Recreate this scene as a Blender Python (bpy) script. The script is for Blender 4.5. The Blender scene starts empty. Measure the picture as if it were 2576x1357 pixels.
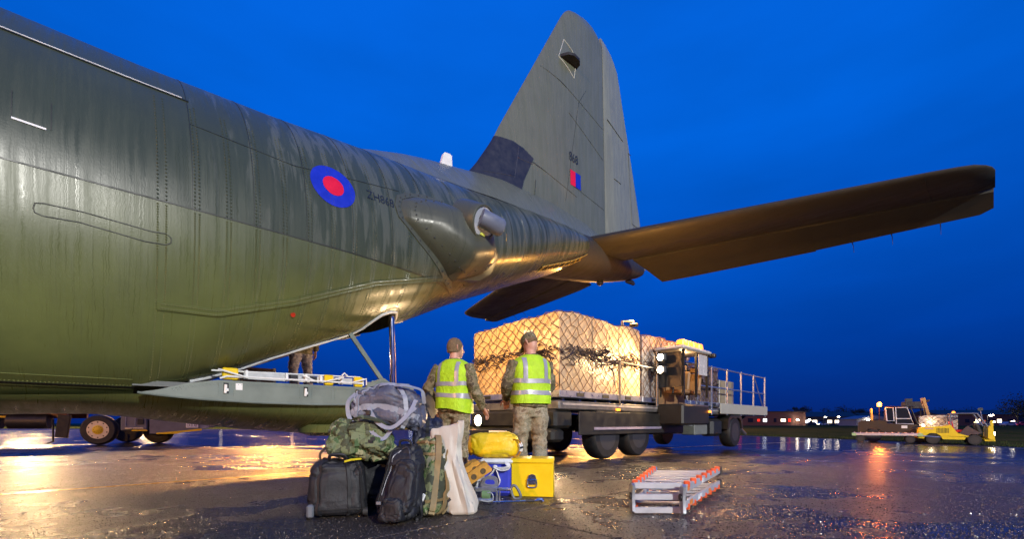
import bpy, bmesh, math, random
from mathutils import Vector, Matrix, noise
random.seed(7)
R = math.radians
scene = bpy.context.scene
COL = scene.collection

# ------------------------------------------------------------------ camera
CAMZ = 0.72
FPX = 1145.0 / 2576.0            # focal length as a share of the picture width (16 mm on 36 mm)
cd = bpy.data.cameras.new('camera'); cam = bpy.data.objects.new('camera', cd); COL.objects.link(cam)
cd.sensor_width = 36; cd.lens = 36 * FPX; cd.shift_y = 0.1504
cd.clip_start = 0.05; cd.clip_end = 6000
cam.location = (0, 0, CAMZ); cam.rotation_euler = (R(90), 0, 0)
scene.camera = cam

# ------------------------------------------------------------------ world: blue hour
w = bpy.data.worlds.new('World'); scene.world = w; w.use_nodes = True
nt = w.node_tree; N = nt.nodes; L = nt.links
for n in list(N): N.remove(n)
out = N.new('ShaderNodeOutputWorld'); bg = N.new('ShaderNodeBackground'); L.new(bg.outputs[0], out.inputs[0])
tc = N.new('ShaderNodeTexCoord'); sep = N.new('ShaderNodeSeparateXYZ'); L.new(tc.outputs['Generated'], sep.inputs[0])
ramp = N.new('ShaderNodeValToRGB'); L.new(sep.outputs[2], ramp.inputs[0])
els = ramp.color_ramp.elements
els[0].position = 0.0; els[0].color = (0.002, 0.020, 0.185, 1)
els[1].position = 1.0; els[1].color = (0.0025, 0.128, 0.74, 1)
for p, c in ((0.06, (0.001, 0.029, 0.25, 1)), (0.16, (0.0, 0.055, 0.41, 1)), (0.33, (0.0, 0.098, 0.62, 1)), (0.5, (0.0, 0.125, 0.72, 1))):
    e = els.new(p); e.color = c
nz = N.new('ShaderNodeTexNoise'); nz.inputs['Scale'].default_value = 2.2; nz.inputs['Detail'].default_value = 5
mp = N.new('ShaderNodeMapping'); mp.inputs['Scale'].default_value = (1, 1, 3.5); L.new(tc.outputs['Generated'], mp.inputs[0]); L.new(mp.outputs[0], nz.inputs[0])
mr = N.new('ShaderNodeMapRange'); L.new(nz.outputs[0], mr.inputs[0])
mr.inputs[1].default_value = 0.3; mr.inputs[2].default_value = 0.7; mr.inputs[3].default_value = 0.86; mr.inputs[4].default_value = 1.1
mul = N.new('ShaderNodeMixRGB'); mul.blend_type = 'MULTIPLY'; mul.inputs[0].default_value = 1
L.new(ramp.outputs[0], mul.inputs[1]); L.new(mr.outputs[0], mul.inputs[2])
sky = N.new('ShaderNodeTexSky'); sky.sky_type = 'NISHITA'; sky.sun_disc = False
sky.sun_elevation = R(-4); sky.sun_rotation = R(200)
mix = N.new('ShaderNodeMixRGB'); mix.blend_type = 'ADD'; mix.inputs[0].default_value = 0.02
L.new(mul.outputs[0], mix.inputs[1]); L.new(sky.outputs[0], mix.inputs[2])
L.new(mix.outputs[0], bg.inputs[0]); bg.inputs[1].default_value = 0.93

vs = scene.view_settings
vs.view_transform = 'Standard'; vs.look = 'None'; vs.exposure = 0; vs.gamma = 1; vs.use_curve_mapping = False
scene.render.engine = 'CYCLES'
cy = scene.cycles
cy.use_denoising = True; cy.sample_clamp_indirect = 3.0; cy.max_bounces = 6; cy.caustics_reflective = True; cy.blur_glossy = 1.0; cy.caustics_refractive = False

# ------------------------------------------------------------------ floodlights of the apron (their masts stand outside the picture)
def lamp(name, loc, power, color=(1, 1, 1), radius=0.4, aim=None, cone=None, blend=0.5):
    ld = bpy.data.lights.new(name, 'SPOT' if aim is not None else 'POINT')
    ld.energy = power; ld.color = color; ld.shadow_soft_size = radius
    o = bpy.data.objects.new(name, ld); COL.objects.link(o); o.location = loc
    if aim is not None:
        ld.spot_size = R(cone or 60); ld.spot_blend = blend
        o.rotation_euler = (Vector(aim) - Vector(loc)).to_track_quat('-Z', 'Y').to_euler()
    o['kind'] = 'helper'
    return o
SODIUM = (1.0, 0.44, 0.09); WARM = (1.0, 0.64, 0.30)
lamp('apron_floodlight', (18, -27, 15), 72000, (1.0, 0.98, 0.90), 0.5)
lamp('apron_floodlight', (-70, 66, 16), 44000, WARM, 0.8)
lamp('apron_floodlight', (-41, 52, 9), 20000, WARM, 0.5)
lamp('apron_floodlight', (-24, 46, 12), 24000, SODIUM, 0.5)
lamp('apron_floodlight', (-20.3, 60, 14.6), 30000, SODIUM, 0.5)
lamp('apron_floodlight', (15.5, 82, 14.6), 50000, SODIUM, 0.5)
lamp('apron_floodlight', (-28, -42, 14), 52000, SODIUM, 0.6)
lamp('apron_floodlight', (-50, -10, 12), 30000, WARM, 0.6)

# ------------------------------------------------------------------ helpers
def tag(o, label=None, cat=None, group=None, kind=None):
    for k, v in (('label', label), ('category', cat), ('group', group), ('kind', kind)):
        if v: o[k] = v
    return o
def empty(name, loc=(0, 0, 0), rz=0.0, label=None, cat=None, group=None):
    o = bpy.data.objects.new(name, None); COL.objects.link(o); o.location = loc; o.rotation_euler = (0, 0, rz)
    o.empty_display_size = 0.1
    return tag(o, label, cat, group)
def link(name, me, parent=None, loc=None):
    o = bpy.data.objects.new(name, me); COL.objects.link(o)
    if parent: o.parent = parent
    if loc: o.location = loc
    return o
def copy_tree(o, parent=None):
    c = o.copy(); COL.objects.link(c)
    if parent: c.parent = parent
    for ch in list(o.children): copy_tree(ch, c)
    return c
def frame(t):
    t = t.normalized()
    a = Vector((0, 0, 1)) if abs(t.z) < 0.9 else Vector((1, 0, 0))
    s = t.cross(a).normalized(); return s, s.cross(t).normalized()
def nzv(p, f=1.0): return noise.noise(Vector(p) * f)

class MB:
    def __init__(self): self.v = []; self.f = []; self.m = []; self.sm = []
    def add(self, vs, fs, mi=0, smooth=False):
        b = len(self.v); self.v += [tuple(x) for x in vs]
        for f in fs: self.f.append(tuple(i + b for i in f)); self.m.append(mi); self.sm.append(smooth)
        return b
    def box(self, c, s, mi=0, rot=None, taper=None, bev=0.0):
        x, y, z = s[0] / 2, s[1] / 2, s[2] / 2
        c = Vector(c); r = rot if rot is not None else Matrix.Identity(3)
        if bev <= 0:
            ps = []
            for dz in (-1, 1):
                k = 1 if (taper is None or dz < 0) else taper
                for dx, dy in ((-1, -1), (1, -1), (1, 1), (-1, 1)): ps.append(c + r @ Vector((dx * x * k, dy * y * k, dz * z)))
            self.add(ps, [(3, 2, 1, 0), (4, 5, 6, 7), (0, 1, 5, 4), (1, 2, 6, 5), (2, 3, 7, 6), (3, 0, 4, 7)], mi)
        else:
            b = min(bev, x * .95, y * .95, z * .95); ps = []
            for zz, ins in ((-z, b), (-z + b, 0), (z - b, 0), (z, b)):
                X, Y = x - ins, y - ins
                q = b * .6 if ins else b
                for dx, dy in ((-X + q, -Y), (X - q, -Y), (X, -Y + q), (X, Y - q), (X - q, Y), (-X + q, Y), (-X, Y - q), (-X, -Y + q)):
                    k = 1 if taper is None else 1 + (taper - 1) * (zz + z) / (2 * z)
                    ps.append(c + r @ Vector((dx * k, dy * k, zz)))
            fs = [tuple(range(7, -1, -1)), tuple(range(24, 32))]
            for k in range(3):
                for i in range(8): j = (i + 1) % 8; fs.append((k * 8 + i, k * 8 + j, k * 8 + 8 + j, k * 8 + 8 + i))
            self.add(ps, fs, mi)
    def rings(self, rings, mi=0, closed=True, cap=True, smooth=True):
        n = len(rings[0]); fs = []; vs = [p for r in rings for p in r]
        for k in range(len(rings) - 1):
            for i in range(n if closed else n - 1):
                j = (i + 1) % n; fs.append((k * n + i, k * n + j, (k + 1) * n + j, (k + 1) * n + i))
        self.add(vs, fs, mi, smooth)
        if cap and closed:
            self.add(rings[0], [tuple(range(n - 1, -1, -1))], mi); self.add(rings[-1], [tuple(range(n))], mi)
    def tube(self, pts, r, n=8, mi=0, cap=True, smooth=True, flat=None):
        pts = [Vector(p) for p in pts]; rs = r if isinstance(r, (list, tuple)) else [r] * len(pts)
        rings = []; s0 = None
        for i, p in enumerate(pts):
            t = (pts[min(i + 1, len(pts) - 1)] - pts[max(i - 1, 0)])
            if t.length < 1e-9: t = Vector((0, 0, 1))
            t.normalize()
            if s0 is None: s, u = frame(t)
            else: s = (s0 - t * s0.dot(t)).normalized(); u = s.cross(t)
            s0 = s
            a, b = (rs[i], rs[i]) if not isinstance(rs[i], tuple) else rs[i]
            rings.append([p + s * (a * math.cos(2 * math.pi * k / n)) + u * (b * math.sin(2 * math.pi * k / n)) for k in range(n)])
        self.rings(rings, mi, True, cap, smooth)
    def cyl(self, p0, p1, r0, r1=None, n=16, mi=0, smooth=True):
        self.tube([p0, p1], [r0, r0 if r1 is None else r1], n, mi, True, smooth)
    def lathe(self, c, axis, prof, n=24, mi=0, smooth=True):
        c = Vector(c); ax = Vector(axis).normalized(); s, u = frame(ax)
        self.rings([[c + ax * h + (s * math.cos(2 * math.pi * k / n) + u * math.sin(2 * math.pi * k / n)) * max(r, 1e-4) for k in range(n)] for h, r in prof], mi, True, True, smooth)
    def prism(self, poly, o, ax, ay, depth, mi=0):
        o = Vector(o); ax = Vector(ax); ay = Vector(ay); nrm = ax.cross(ay).normalized()
        a = [o + ax * x + ay * y - nrm * depth / 2 for x, y in poly]; b = [p + nrm * depth for p in a]
        n = len(poly)
        self.add(a + b, [tuple(range(n - 1, -1, -1)), tuple(range(n, 2 * n))] + [(i, (i + 1) % n, n + (i + 1) % n, n + i) for i in range(n)], mi)
    def ribbon(self, pts, nrms, wid, th=0.006, mi=0):
        pts = [Vector(p) for p in pts]; rings = []
        for i, p in enumerate(pts):
            t = (pts[min(i + 1, len(pts) - 1)] - pts[max(i - 1, 0)]).normalized()
            nn = Vector(nrms[i] if isinstance(nrms, list) else nrms); nn = (nn - t * nn.dot(t)).normalized(); s = t.cross(nn)
            rings.append([p + s * wid / 2, p + s * wid / 2 + nn * th, p - s * wid / 2 + nn * th, p - s * wid / 2])
        self.rings(rings, mi, True, True, False)
    def grid(self, rows, mi=0, smooth=True):
        self.rings(rows, mi, False, False, smooth)
    def mesh(self, name, mats):
        me = bpy.data.meshes.new(name); me.from_pydata(self.v, [], self.f)
        for m in (mats if isinstance(mats, (list, tuple)) else [mats]): me.materials.append(m)
        me.polygons.foreach_set('material_index', self.m); me.polygons.foreach_set('use_smooth', self.sm)
        me.update(); me.set_sharp_from_angle(angle=R(38)); return me
    def build(self, name, mats, parent=None, loc=None):
        return link(name, self.mesh(name, mats), parent, loc)
def lerp(a, b, t): return a + (b - a) * t
def interp(tab, x):
    if x <= tab[0][0]: return tab[0][1]
    for (x0, y0), (x1, y1) in zip(tab, tab[1:]):
        if x <= x1: return y0 + (y1 - y0) * (x - x0) / (x1 - x0)
    return tab[-1][1]
def spline(pts, n=8):
    pts = [Vector(p) for p in pts]; o = []
    for i in range(len(pts) - 1):
        p0, p1, p2, p3 = pts[max(i - 1, 0)], pts[i], pts[i + 1], pts[min(i + 2, len(pts) - 1)]
        for k in range(n):
            t = k / n
            o.append(0.5 * ((2 * p1) + (p2 - p0) * t + (2 * p0 - 5 * p1 + 4 * p2 - p3) * t * t + (3 * p1 - p0 - 3 * p2 + p3) * t ** 3))
    o.append(pts[-1]); return o

# ------------------------------------------------------------------ materials
class NT:
    def __init__(self, name):
        self.mat = bpy.data.materials.new(name); self.mat.use_nodes = True; self.t = self.mat.node_tree
        self.b = self.t.nodes['Principled BSDF']
    def n(self, typ, **kw):
        x = self.t.nodes.new(typ)
        for k, v in kw.items():
            if k.startswith('i_'):
                key = k[2:]; x.inputs[int(key) if key.isdigit() else key].default_value = v
            else: setattr(x, k, v)
        return x
    def l(self, a, b): self.t.links.new(a, b)
    def noise(self, vec, scale, detail=3, rough=.5, dist=0):
        x = self.n('ShaderNodeTexNoise'); x.inputs['Scale'].default_value = scale; x.inputs['Detail'].default_value = detail
        x.inputs['Roughness'].default_value = rough; x.inputs['Distortion'].default_value = dist
        if vec is not None: self.l(vec, x.inputs['Vector'])
        return x.outputs[0]
    def map(self, vec, sc, loc=(0, 0, 0), rot=(0, 0, 0)):
        x = self.n('ShaderNodeMapping'); x.inputs['Scale'].default_value = sc; x.inputs['Location'].default_value = loc
        x.inputs['Rotation'].default_value = rot; self.l(vec, x.inputs[0]); return x.outputs[0]
    def rng(self, v, a, b, c=0., d=1., smooth=False):
        x = self.n('ShaderNodeMapRange'); x.inputs[1].default_value = a; x.inputs[2].default_value = b
        x.inputs[3].default_value = c; x.inputs[4].default_value = d
        if smooth: x.interpolation_type = 'SMOOTHSTEP'
        self.l(v, x.inputs[0]); return x.outputs[0]
    def math(self, op, a, b=None):
        x = self.n('ShaderNodeMath', operation=op)
        for i, q in enumerate((a, b)):
            if q is None: continue
            if isinstance(q, (int, float)): x.inputs[i].default_value = q
            else: self.l(q, x.inputs[i])
        return x.outputs[0]
    def mix(self, f, a, b, mode='MIX'):
        x = self.n('ShaderNodeMixRGB', blend_type=mode)
        for i, q in enumerate((f, a, b)):
            if isinstance(q, (int, float)): x.inputs[i].default_value = q
            elif isinstance(q, tuple): x.inputs[i].default_value = q if len(q) == 4 else (*q, 1)
            else: self.l(q, x.inputs[i])
        return x.outputs[0]
    def bump(self, h, strength=.3, dist=.01, nrm=None):
        x = self.n('ShaderNodeBump'); x.inputs['Strength'].default_value = strength; x.inputs['Distance'].default_value = dist
        self.l(h, x.inputs['Height'])
        if nrm is not None: self.l(nrm, x.inputs['Normal'])
        self.l(x.outputs[0], self.b.inputs['Normal']); return x.outputs[0]
    def obj(self): return self.n('ShaderNodeTexCoord').outputs['Object']
    def pos(self): return self.n('ShaderNodeNewGeometry').outputs['Position']
    def set(self, k, v):
        if isinstance(v, (int, float)): self.b.inputs[k].default_value = v
        elif isinstance(v, tuple): self.b.inputs[k].default_value = v if len(v) == 4 else (*v, 1)
        else: self.l(v, self.b.inputs[k])
def M(name, col, rough=.5, metal=0., var=.2, sc=9., bump=0., bsc=60., emit=None, es=0., spec=.5, bd=.004):
    m = NT(name); p = m.obj()
    nv = m.noise(p, sc, 5, .6)
    m.set('Base Color', m.mix(m.rng(nv, .3, .7), tuple(c * (1 - var) for c in col), tuple(min(1, c * (1 + var * .6)) for c in col)))
    m.set('Roughness', m.rng(nv, .3, .7, max(.03, rough * .8), min(1, rough * 1.2))); m.set('Metallic', metal); m.set('Specular IOR Level', spec)
    if bump: m.bump(m.noise(p, bsc, 4), bump, bd)
    if emit: m.set('Emission Color', emit); m.set('Emission Strength', es)
    return m.mat
def cloth(name, col, rough=.75, var=.25, bump=.5, sheen=.0):
    m = NT(name); p = m.obj()
    nv = m.noise(p, 7, 5, .6); m.set('Base Color', m.mix(m.rng(nv, .3, .7), tuple(c * (1 - var) for c in col), tuple(min(1, c * (1 + var)) for c in col)))
    m.set('Roughness', rough)
    fold = m.noise(m.map(p, (1, 1, .6)), 16, 4, .55, .6); weave = m.noise(p, 420, 1)
    h = m.math('ADD', fold, m.math('MULTIPLY', weave, .12))
    m.bump(h, bump, .018)
    return m.mat
def camo(name, cols, scale=7., rough=.8, bump=.5):
    m = NT(name); p = m.obj()
    d = m.n('ShaderNodeVectorMath', operation='ADD')
    c2 = m.n('ShaderNodeTexNoise'); c2.inputs['Scale'].default_value = scale * 3; m.l(p, c2.inputs[0])
    s = m.n('ShaderNodeVectorMath', operation='SCALE'); s.inputs[3].default_value = .09; m.l(c2.outputs[1], s.inputs[0])
    m.l(p, d.inputs[0]); m.l(s.outputs[0], d.inputs[1])
    r = m.n('ShaderNodeValToRGB'); r.color_ramp.interpolation = 'CONSTANT'
    e = r.color_ramp.elements; e[0].position = 0; e[0].color = (*cols[0], 1); e[1].position = .44; e[1].color = (*cols[1], 1)
    for ps, c in zip((.52, .585, .66), cols[2:]): q = e.new(ps); q.color = (*c, 1)
    m.l(m.noise(m.map(d.outputs[0], (1.0, 1.0, .7)), scale, 3, .55), r.inputs[0])
    m.set('Base Color', r.outputs[0]); m.set('Roughness', rough)
    fold = m.noise(m.map(p, (1, 1, .6)), 14, 4, .55, .6)
    m.bump(fold, bump, .02)
    return m.mat
CAMO = [(.06, .045, .022), (.17, .14, .075), (.09, .085, .035), (.25, .21, .13), (.075, .05, .025)]
CAMOG = [(.025, .03, .015), (.10, .13, .05), (.045, .085, .025), (.17, .19, .10), (.055, .04, .02)]

def aircraft_paint(name, up, lo, split=2.95, drips=1.0, r0=.25, r1=.48, spec=.45, fl=1.0):
    m = NT(name); p = m.obj()
    sp = m.n('ShaderNodeSeparateXYZ'); m.l(p, sp.inputs[0])
    z = m.math('ADD', sp.outputs[2], m.math('MULTIPLY', m.noise(m.map(p, (1, 1, 1)), 14, 2), .02))
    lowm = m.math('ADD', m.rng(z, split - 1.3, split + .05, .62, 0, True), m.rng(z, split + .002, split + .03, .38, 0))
    wob = m.noise(m.map(p, (3, 3, 9)), 2.0, 3)
    wv = m.n('ShaderNodeCombineXYZ'); m.l(m.math('ADD', sp.outputs[0], m.math('MULTIPLY', wob, .035)), wv.inputs[0]); m.l(sp.outputs[1], wv.inputs[1]); m.l(sp.outputs[2], wv.inputs[2])
    streak = m.noise(m.map(wv.outputs[0], (22, 2.5, .5)), 1.0, 4, .65)          # runs of water
    fine = m.noise(m.map(wv.outputs[0], (120, 3, .7)), 1.0, 2, .6)
    patch = m.noise(m.map(p, (9, 1.5, .9)), 1.0, 4, .6, .3)                  # drying film
    where = m.rng(m.noise(m.map(p, (1.1, 1, .8)), 1.0, 3), .40, .62)
    drip = m.math('MULTIPLY', m.rng(fine, .57, .63), where)
    film = m.math('MULTIPLY', m.rng(m.math('ADD', patch, m.rng(sp.outputs[0], .6, 3.2, -.03, .075)), .53, .61), m.rng(sp.outputs[0], .7, 1.3))
    dirt = m.noise(m.map(p, (1.2, 1.2, 1.2)), 1.3, 6, .65)
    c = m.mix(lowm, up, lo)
    c = m.mix(m.rng(dirt, .3, .7, 0, .35), c, tuple(x * .55 for x in up))
    c = m.mix(m.math('MULTIPLY', m.math('MULTIPLY', m.rng(streak, .5, .75), where), .20 * drips), c, tuple(min(1, x * 1.9 + .01) for x in up))
    c = m.mix(m.math('MULTIPLY', drip, .32 * drips), c, tuple(x * .35 for x in lo))
    c = m.mix(m.math('MULTIPLY', film, m.math('SUBTRACT', .34 * fl, m.math('MULTIPLY', lowm, .29 * fl))), c, (.14, .15, .12))
    m.set('Base Color', c)
    r = m.rng(streak, .3, .7, r0, r1)
    r = m.math('SUBTRACT', r, m.math('MULTIPLY', film, .1))
    r = m.math('SUBTRACT', r, m.math('MULTIPLY', drip, .1))
    m.set('Roughness', r); m.set('Specular IOR Level', spec)
    drop = m.noise(p, 55, 3, .7)
    h = m.math('ADD', m.math('MULTIPLY', fine, .35 * drips), m.math('MULTIPLY', drop, .35))
    h = m.math('ADD', h, m.math('MULTIPLY', m.noise(m.map(p, (1, 1, 1)), 1.6, 2), 2.5))
    m.bump(h, .30, .006)
    return m.mat
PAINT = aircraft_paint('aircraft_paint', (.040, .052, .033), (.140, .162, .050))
PAINT_FIN = aircraft_paint('fin_paint', (.115, .128, .092), (.1, .12, .1), -50, .7)
PAINT_RUD = aircraft_paint('rudder_paint', (.22, .235, .185), (.2, .22, .2), -50, .6)
PAINT_STAB_SHADED = aircraft_paint('tailplane_paint_shaded', (.034, .033, .031), (.034, .033, .031), -50, .15, .5, .7, .3, 0)  # darkened copy of the aircraft green; shade of the underside is in the colour
PAINT_PLAIN = aircraft_paint('fairing_paint', (.066, .074, .056), (.066, .074, .05), -50, .25, .32, .5, .4, 0)
PAINT_GREY = M('grey_green_paint', (.16, .19, .165), .4, 0, .15, 4, .1, 90)
DARKBOOT = M('deicer_boot_rubber', (.018, .020, .032), .45, 0, .3, 6, .1, 90)
WHITE = M('white_paint', (.75, .75, .73), .4, 0, .08, 12)
RIMGREY = M('door_seal', (.55, .57, .58), .45, 0, .2, 14)
BLACK = M('black_rubber', (.012, .012, .013), .65, 0, .3, 12)
DARK = M('dark_metal', (.03, .03, .033), .5, .3, .3, 10)
CHROME = M('chrome', (.75, .74, .74), .12, 1, .1, 10)
ALU = M('aluminium', (.62, .63, .66), .32, .9, .15, 14)
YELLOW = M('yellow_paint', (.80, .55, .005), .35, 0, .08, 8)
RED = M('roundel_red', (.62, .006, .03), .35, 0, .12, 8)
BLUE = M('roundel_blue', (.01, .025, .42), .35, 0, .15, 8)
LETTER = M('letter_black', (.012, .015, .022), .45)

# ------------------------------------------------------------------ ground
def gz(x, y):
    s = lambda t: math.log1p(math.exp(max(-30, min(30, t * 1.2)))) / 1.2
    return -0.020 * s(x - 3) + 0.012 * s(x - 30)
def at(u, depth, z=None, v=None):
    """world point seen at picture column u (of 2576) at a given distance into the scene"""
    return Vector(((u - 1288) / 1145 * depth, depth, CAMZ - (v - 1066) / 1145 * depth if v is not None else (gz((u - 1288) / 1145 * depth, depth) if z is None else z)))
AXD = Vector((0.72691, 0.68673, 0)); AXN = Vector((0.68673, -0.72691, 0)); AXR = math.atan2(0.68673, 0.72691)

def ground_mat(name, big=1.0):
    m = NT(name); p = m.pos()
    pr = m.map(p, (1, 1, 1), (0, 0, 0), (0, 0, -AXR))
    big_n = m.noise(m.map(p, (.30, .55, 1)), 1.0, 4, .55, .4)
    mid = m.noise(p, 2.3, 5, .6, .3)
    grain = m.noise(p, 40, 3, .8); grain2 = m.noise(p, 13, 6, .85)
    wetv = m.math('ADD', m.math('MULTIPLY', big_n, .75), m.math('MULTIPLY', mid, .25))
    py = m.n('ShaderNodeSeparateXYZ'); m.l(p, py.inputs[0])
    wetv = m.math('SUBTRACT', wetv, m.rng(py.outputs[1], 11.5, 16.5, 0, .17, True))      # standing water beyond the aircraft
    dry = m.rng(wetv, .36, .54, 0, 1, True)
    oi = m.n('ShaderNodeObjectInfo').outputs['Random']
    c = m.mix(m.rng(mid, .3, .7), (.036, .028, .020), (.060, .047, .033))
    c = m.mix(m.rng(oi, 0, 1, 0, .35), c, (.035, .034, .036))
    c = m.mix(m.rng(grain, .42, .6, 0, .9), c, (.010, .009, .008))
    c = m.mix(m.rng(grain2, .52, .66, 0, .75), c, (.08, .066, .05))
    spots = m.n('ShaderNodeTexVoronoi'); spots.inputs['Scale'].default_value = 32; m.l(p, spots.inputs[0])
    c = m.mix(m.rng(spots.outputs[0], .12, .2, .5, 0), c, (.14, .125, .11))
    c = m.mix(m.rng(dry, 0, 1, .45, 0), c, (.022, .021, .022))
    m.set('Base Color', c)
    m.set('Roughness', m.math('ADD', m.math('MULTIPLY', dry, .26), m.rng(mid, .3, .7, .06, .13)))
    m.set('Specular IOR Level', .45)
    h = m.math('ADD', m.math('MULTIPLY', grain, .8), m.math('MULTIPLY', grain2, 2.2))
    b = m.n('ShaderNodeBump'); b.inputs['Distance'].default_value = .014
    m.l(m.math('ADD', m.math('MULTIPLY', dry, .85), .08), b.inputs['Strength']); m.l(h, b.inputs['Height']); m.l(b.outputs[0], m.b.inputs['Normal'])
    return m.mat
APRON = ground_mat('wet_concrete')
JOINT = M('joint_sealant', (.008, .008, .009), .5)
def sheet(name, xs, ys, dz, mat, inside=None):
    mb = MB(); idx = {}
    for i, x in enumerate(xs):
        for j, y in enumerate(ys): mb.v.append((x, y, gz(x, y) + dz))
    ny = len(ys)
    for i in range(len(xs) - 1):
        for j in range(ny - 1):
            mb.f.append((i * ny + j, (i + 1) * ny + j, (i + 1) * ny + j + 1, i * ny + j + 1)); mb.m.append(0); mb.sm.append(True)
    return mb.build(name, mat)
xs = [-3000, -1500, -800, -400, -200, -120] + [x * 4.0 for x in range(-20, 26)] + [130, 200, 400, 800, 1500, 3000]
ys = [-300, -150, -80] + [y * 5.0 for y in range(-10, 21)] + [130, 180, 260, 400, 700, 1200, 2000, 4000]
ground = tag(sheet('ground', xs, ys, -.10, M('far_soil', (.03, .035, .02), .9)), kind='structure')
# apron: base sheet, slabs on it
def edge_pts():
    return [(-80, 62), (-40, 58), (-9, 49), (8, 45), (16, 42.5), (20.5, 39), (23, 34), (24.2, 28), (24.3, 21), (24.0, 10), (23.5, -20), (23.5, -60), (-80, -60)]
def poly_clip(poly, pts):
    """clip polygon pts (convex) to a half plane list"""
    return pts
EDGE = edge_pts()
def inside(x, y):
    c = False; n = len(EDGE); j = n - 1
    for i in range(n):
        (xi, yi), (xj, yj) = EDGE[i], EDGE[j]
        if (yi > y) != (yj > y) and x < (xj - xi) * (y - yi) / (yj - yi) + xi: c = not c
        j = i
    return c
def apron_base():
    bm = bmesh.new()
    vs = [bm.verts.new((x, y, 0)) for x, y in EDGE]; bm.faces.new(vs)
    for d in [k * 3.0 for k in range(-27, 30)]:
        for pl in ((Vector((d, 0, 0)), Vector((1, 0, 0))), (Vector((0, d, 0)), Vector((0, 1, 0)))):
            bmesh.ops.bisect_plane(bm, geom=bm.verts[:] + bm.edges[:] + bm.faces[:], plane_co=pl[0], plane_no=pl[1])
    for v in bm.verts: v.co.z = gz(v.co.x, v.co.y) - .012
    me = bpy.data.meshes.new('apron'); bm.to_mesh(me); bm.free(); me.materials.append(JOINT); me.materials.append(APRON)
    return me
apron = tag(link('apron', apron_base()), kind='structure')
# concrete slabs, laid out along the parking line
SL = 4.5
def slab(i, j):
    s0, q0 = 2.43 + i * SL, -2.67 - j * SL
    g = .011; b = .008
    mb = MB(); K = 4
    def P(a, c, dz):
        v = AXD * (s0 + a) + AXN * (q0 - c); return Vector((v.x, v.y, gz(v.x, v.y) + dz))
    ts = [g, g + b] + [lerp(g + b, SL - g - b, k / K) for k in range(1, K)] + [SL - g - b, SL - g]
    n = len(ts); rows = []
    dzr = random.uniform(-.0015, .0015)
    for a in ts:
        rows.append([P(a, c, (-.008 if (a in (ts[0], ts[-1]) or c in (ts[0], ts[-1])) else 0) + dzr) for c in ts])
    mb.grid(rows, 0, False)
    mb.f = [tuple(reversed(f)) for f in mb.f]
    c = P(SL / 2, SL / 2, 0)
    return mb, c
nslab = 0; cells = []
for i in range(-9, 16):
    for j in range(-9, 13):
        s0, q0 = 2.43 + i * SL + SL / 2, -2.67 - j * SL - SL / 2
        v = AXD * s0 + AXN * q0
        ok = all(inside(*(AXD * (s0 + a) + AXN * (q0 + b)).xy) for a in (-SL / 2, SL / 2) for b in (-SL / 2, SL / 2))
        ang = abs(v.x) / max(v.y + 3, .1)
        if ok and v.y > -4 and ang < 1.45: cells.append((v.length, i, j))
cells.sort()
slabs = set()
for _, i, j in cells[:290]:
    mb, c = slab(i, j); slabs.add((i, j)); mb.build('slab', APRON, apron)
# what lies past the slabs keeps the concrete on the base sheet
for poly in apron.data.polygons:
    c = poly.center; s = (c.x * AXD.x + c.y * AXD.y - 2.43) / SL; q = (-2.67 - (c.x * AXN.x + c.y * AXN.y)) / SL
    near = any((math.floor(s + a), math.floor(q + b)) in slabs for a in (-.5, .5) for b in (-.5, .5))
    poly.material_index = 0 if near else 1
# painted yellow taxi line
def line_strip(name, q, s0, s1, wid, mat):
    mb = MB(); rows = []
    n = int((s1 - s0) / 1.5)
    for k in range(n + 1):
        s = lerp(s0, s1, k / n); r = []
        for e in (-.5, .5):
            v = AXD * s + AXN * (q + e * wid); r.append(Vector((v.x, v.y, gz(v.x, v.y) + .0045)))
        rows.append(r)
    mb.grid(rows); o = mb.build(name, mat); return tag(o, kind='structure')
def linepaint():
    m = NT('worn_yellow_line'); p = m.pos(); n1 = m.noise(p, 9, 5, .7)
    m.set('Base Color', m.mix(m.rng(n1, .35, .65), (.75, .45, .01), (.40, .26, .03))); m.set('Roughness', m.rng(n1, .3, .7, .15, .4))
    m.bump(m.noise(p, 120, 3), .3, .004); return m.mat
line_strip('taxi_line', -6.86, -14, 30, .11, linepaint())

# coarse aggregate standing proud of the worn surface, near the camera
def grit():
    rnd = random.Random(11); vs_ = []; fs_ = []; mi = []
    while len(fs_) < 46000 * 4:
        d = 2.6 + 6.5 * rnd.random() ** 1.25; x = rnd.uniform(-1.18, 1.18) * d; z = gz(x, d)
        r = rnd.uniform(.003, .0085); h = r * rnd.uniform(.4, .9); a = rnd.random() * 6.28; b = len(vs_)
        for k in range(4):
            q = a + k * 1.57 + rnd.uniform(-.3, .3); vs_.append((x + r * math.cos(q), d + r * math.sin(q), z - .002))
        vs_.append((x + rnd.uniform(-.4, .4) * r, d + rnd.uniform(-.4, .4) * r, z + h))
        m_ = rnd.choice((0, 0, 1, 2))
        for k in range(4): fs_.append((b + k, b + (k + 1) % 4, b + 4)); mi.append(m_)
    me = bpy.data.meshes.new('grit'); me.from_pydata(vs_, [], fs_)
    for nm, c in (('grit_dark', (.025, .022, .020)), ('grit_brown', (.06, .048, .037)), ('grit_pale', (.16, .135, .11))): me.materials.append(M(nm, c, .22, 0, .3, 30, spec=.6))
    me.polygons.foreach_set('material_index', mi); me.update()
    tag(link('grit', me), 'wet coarse grit in the worn concrete near the camera', 'grit', None, 'stuff')
grit()

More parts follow.
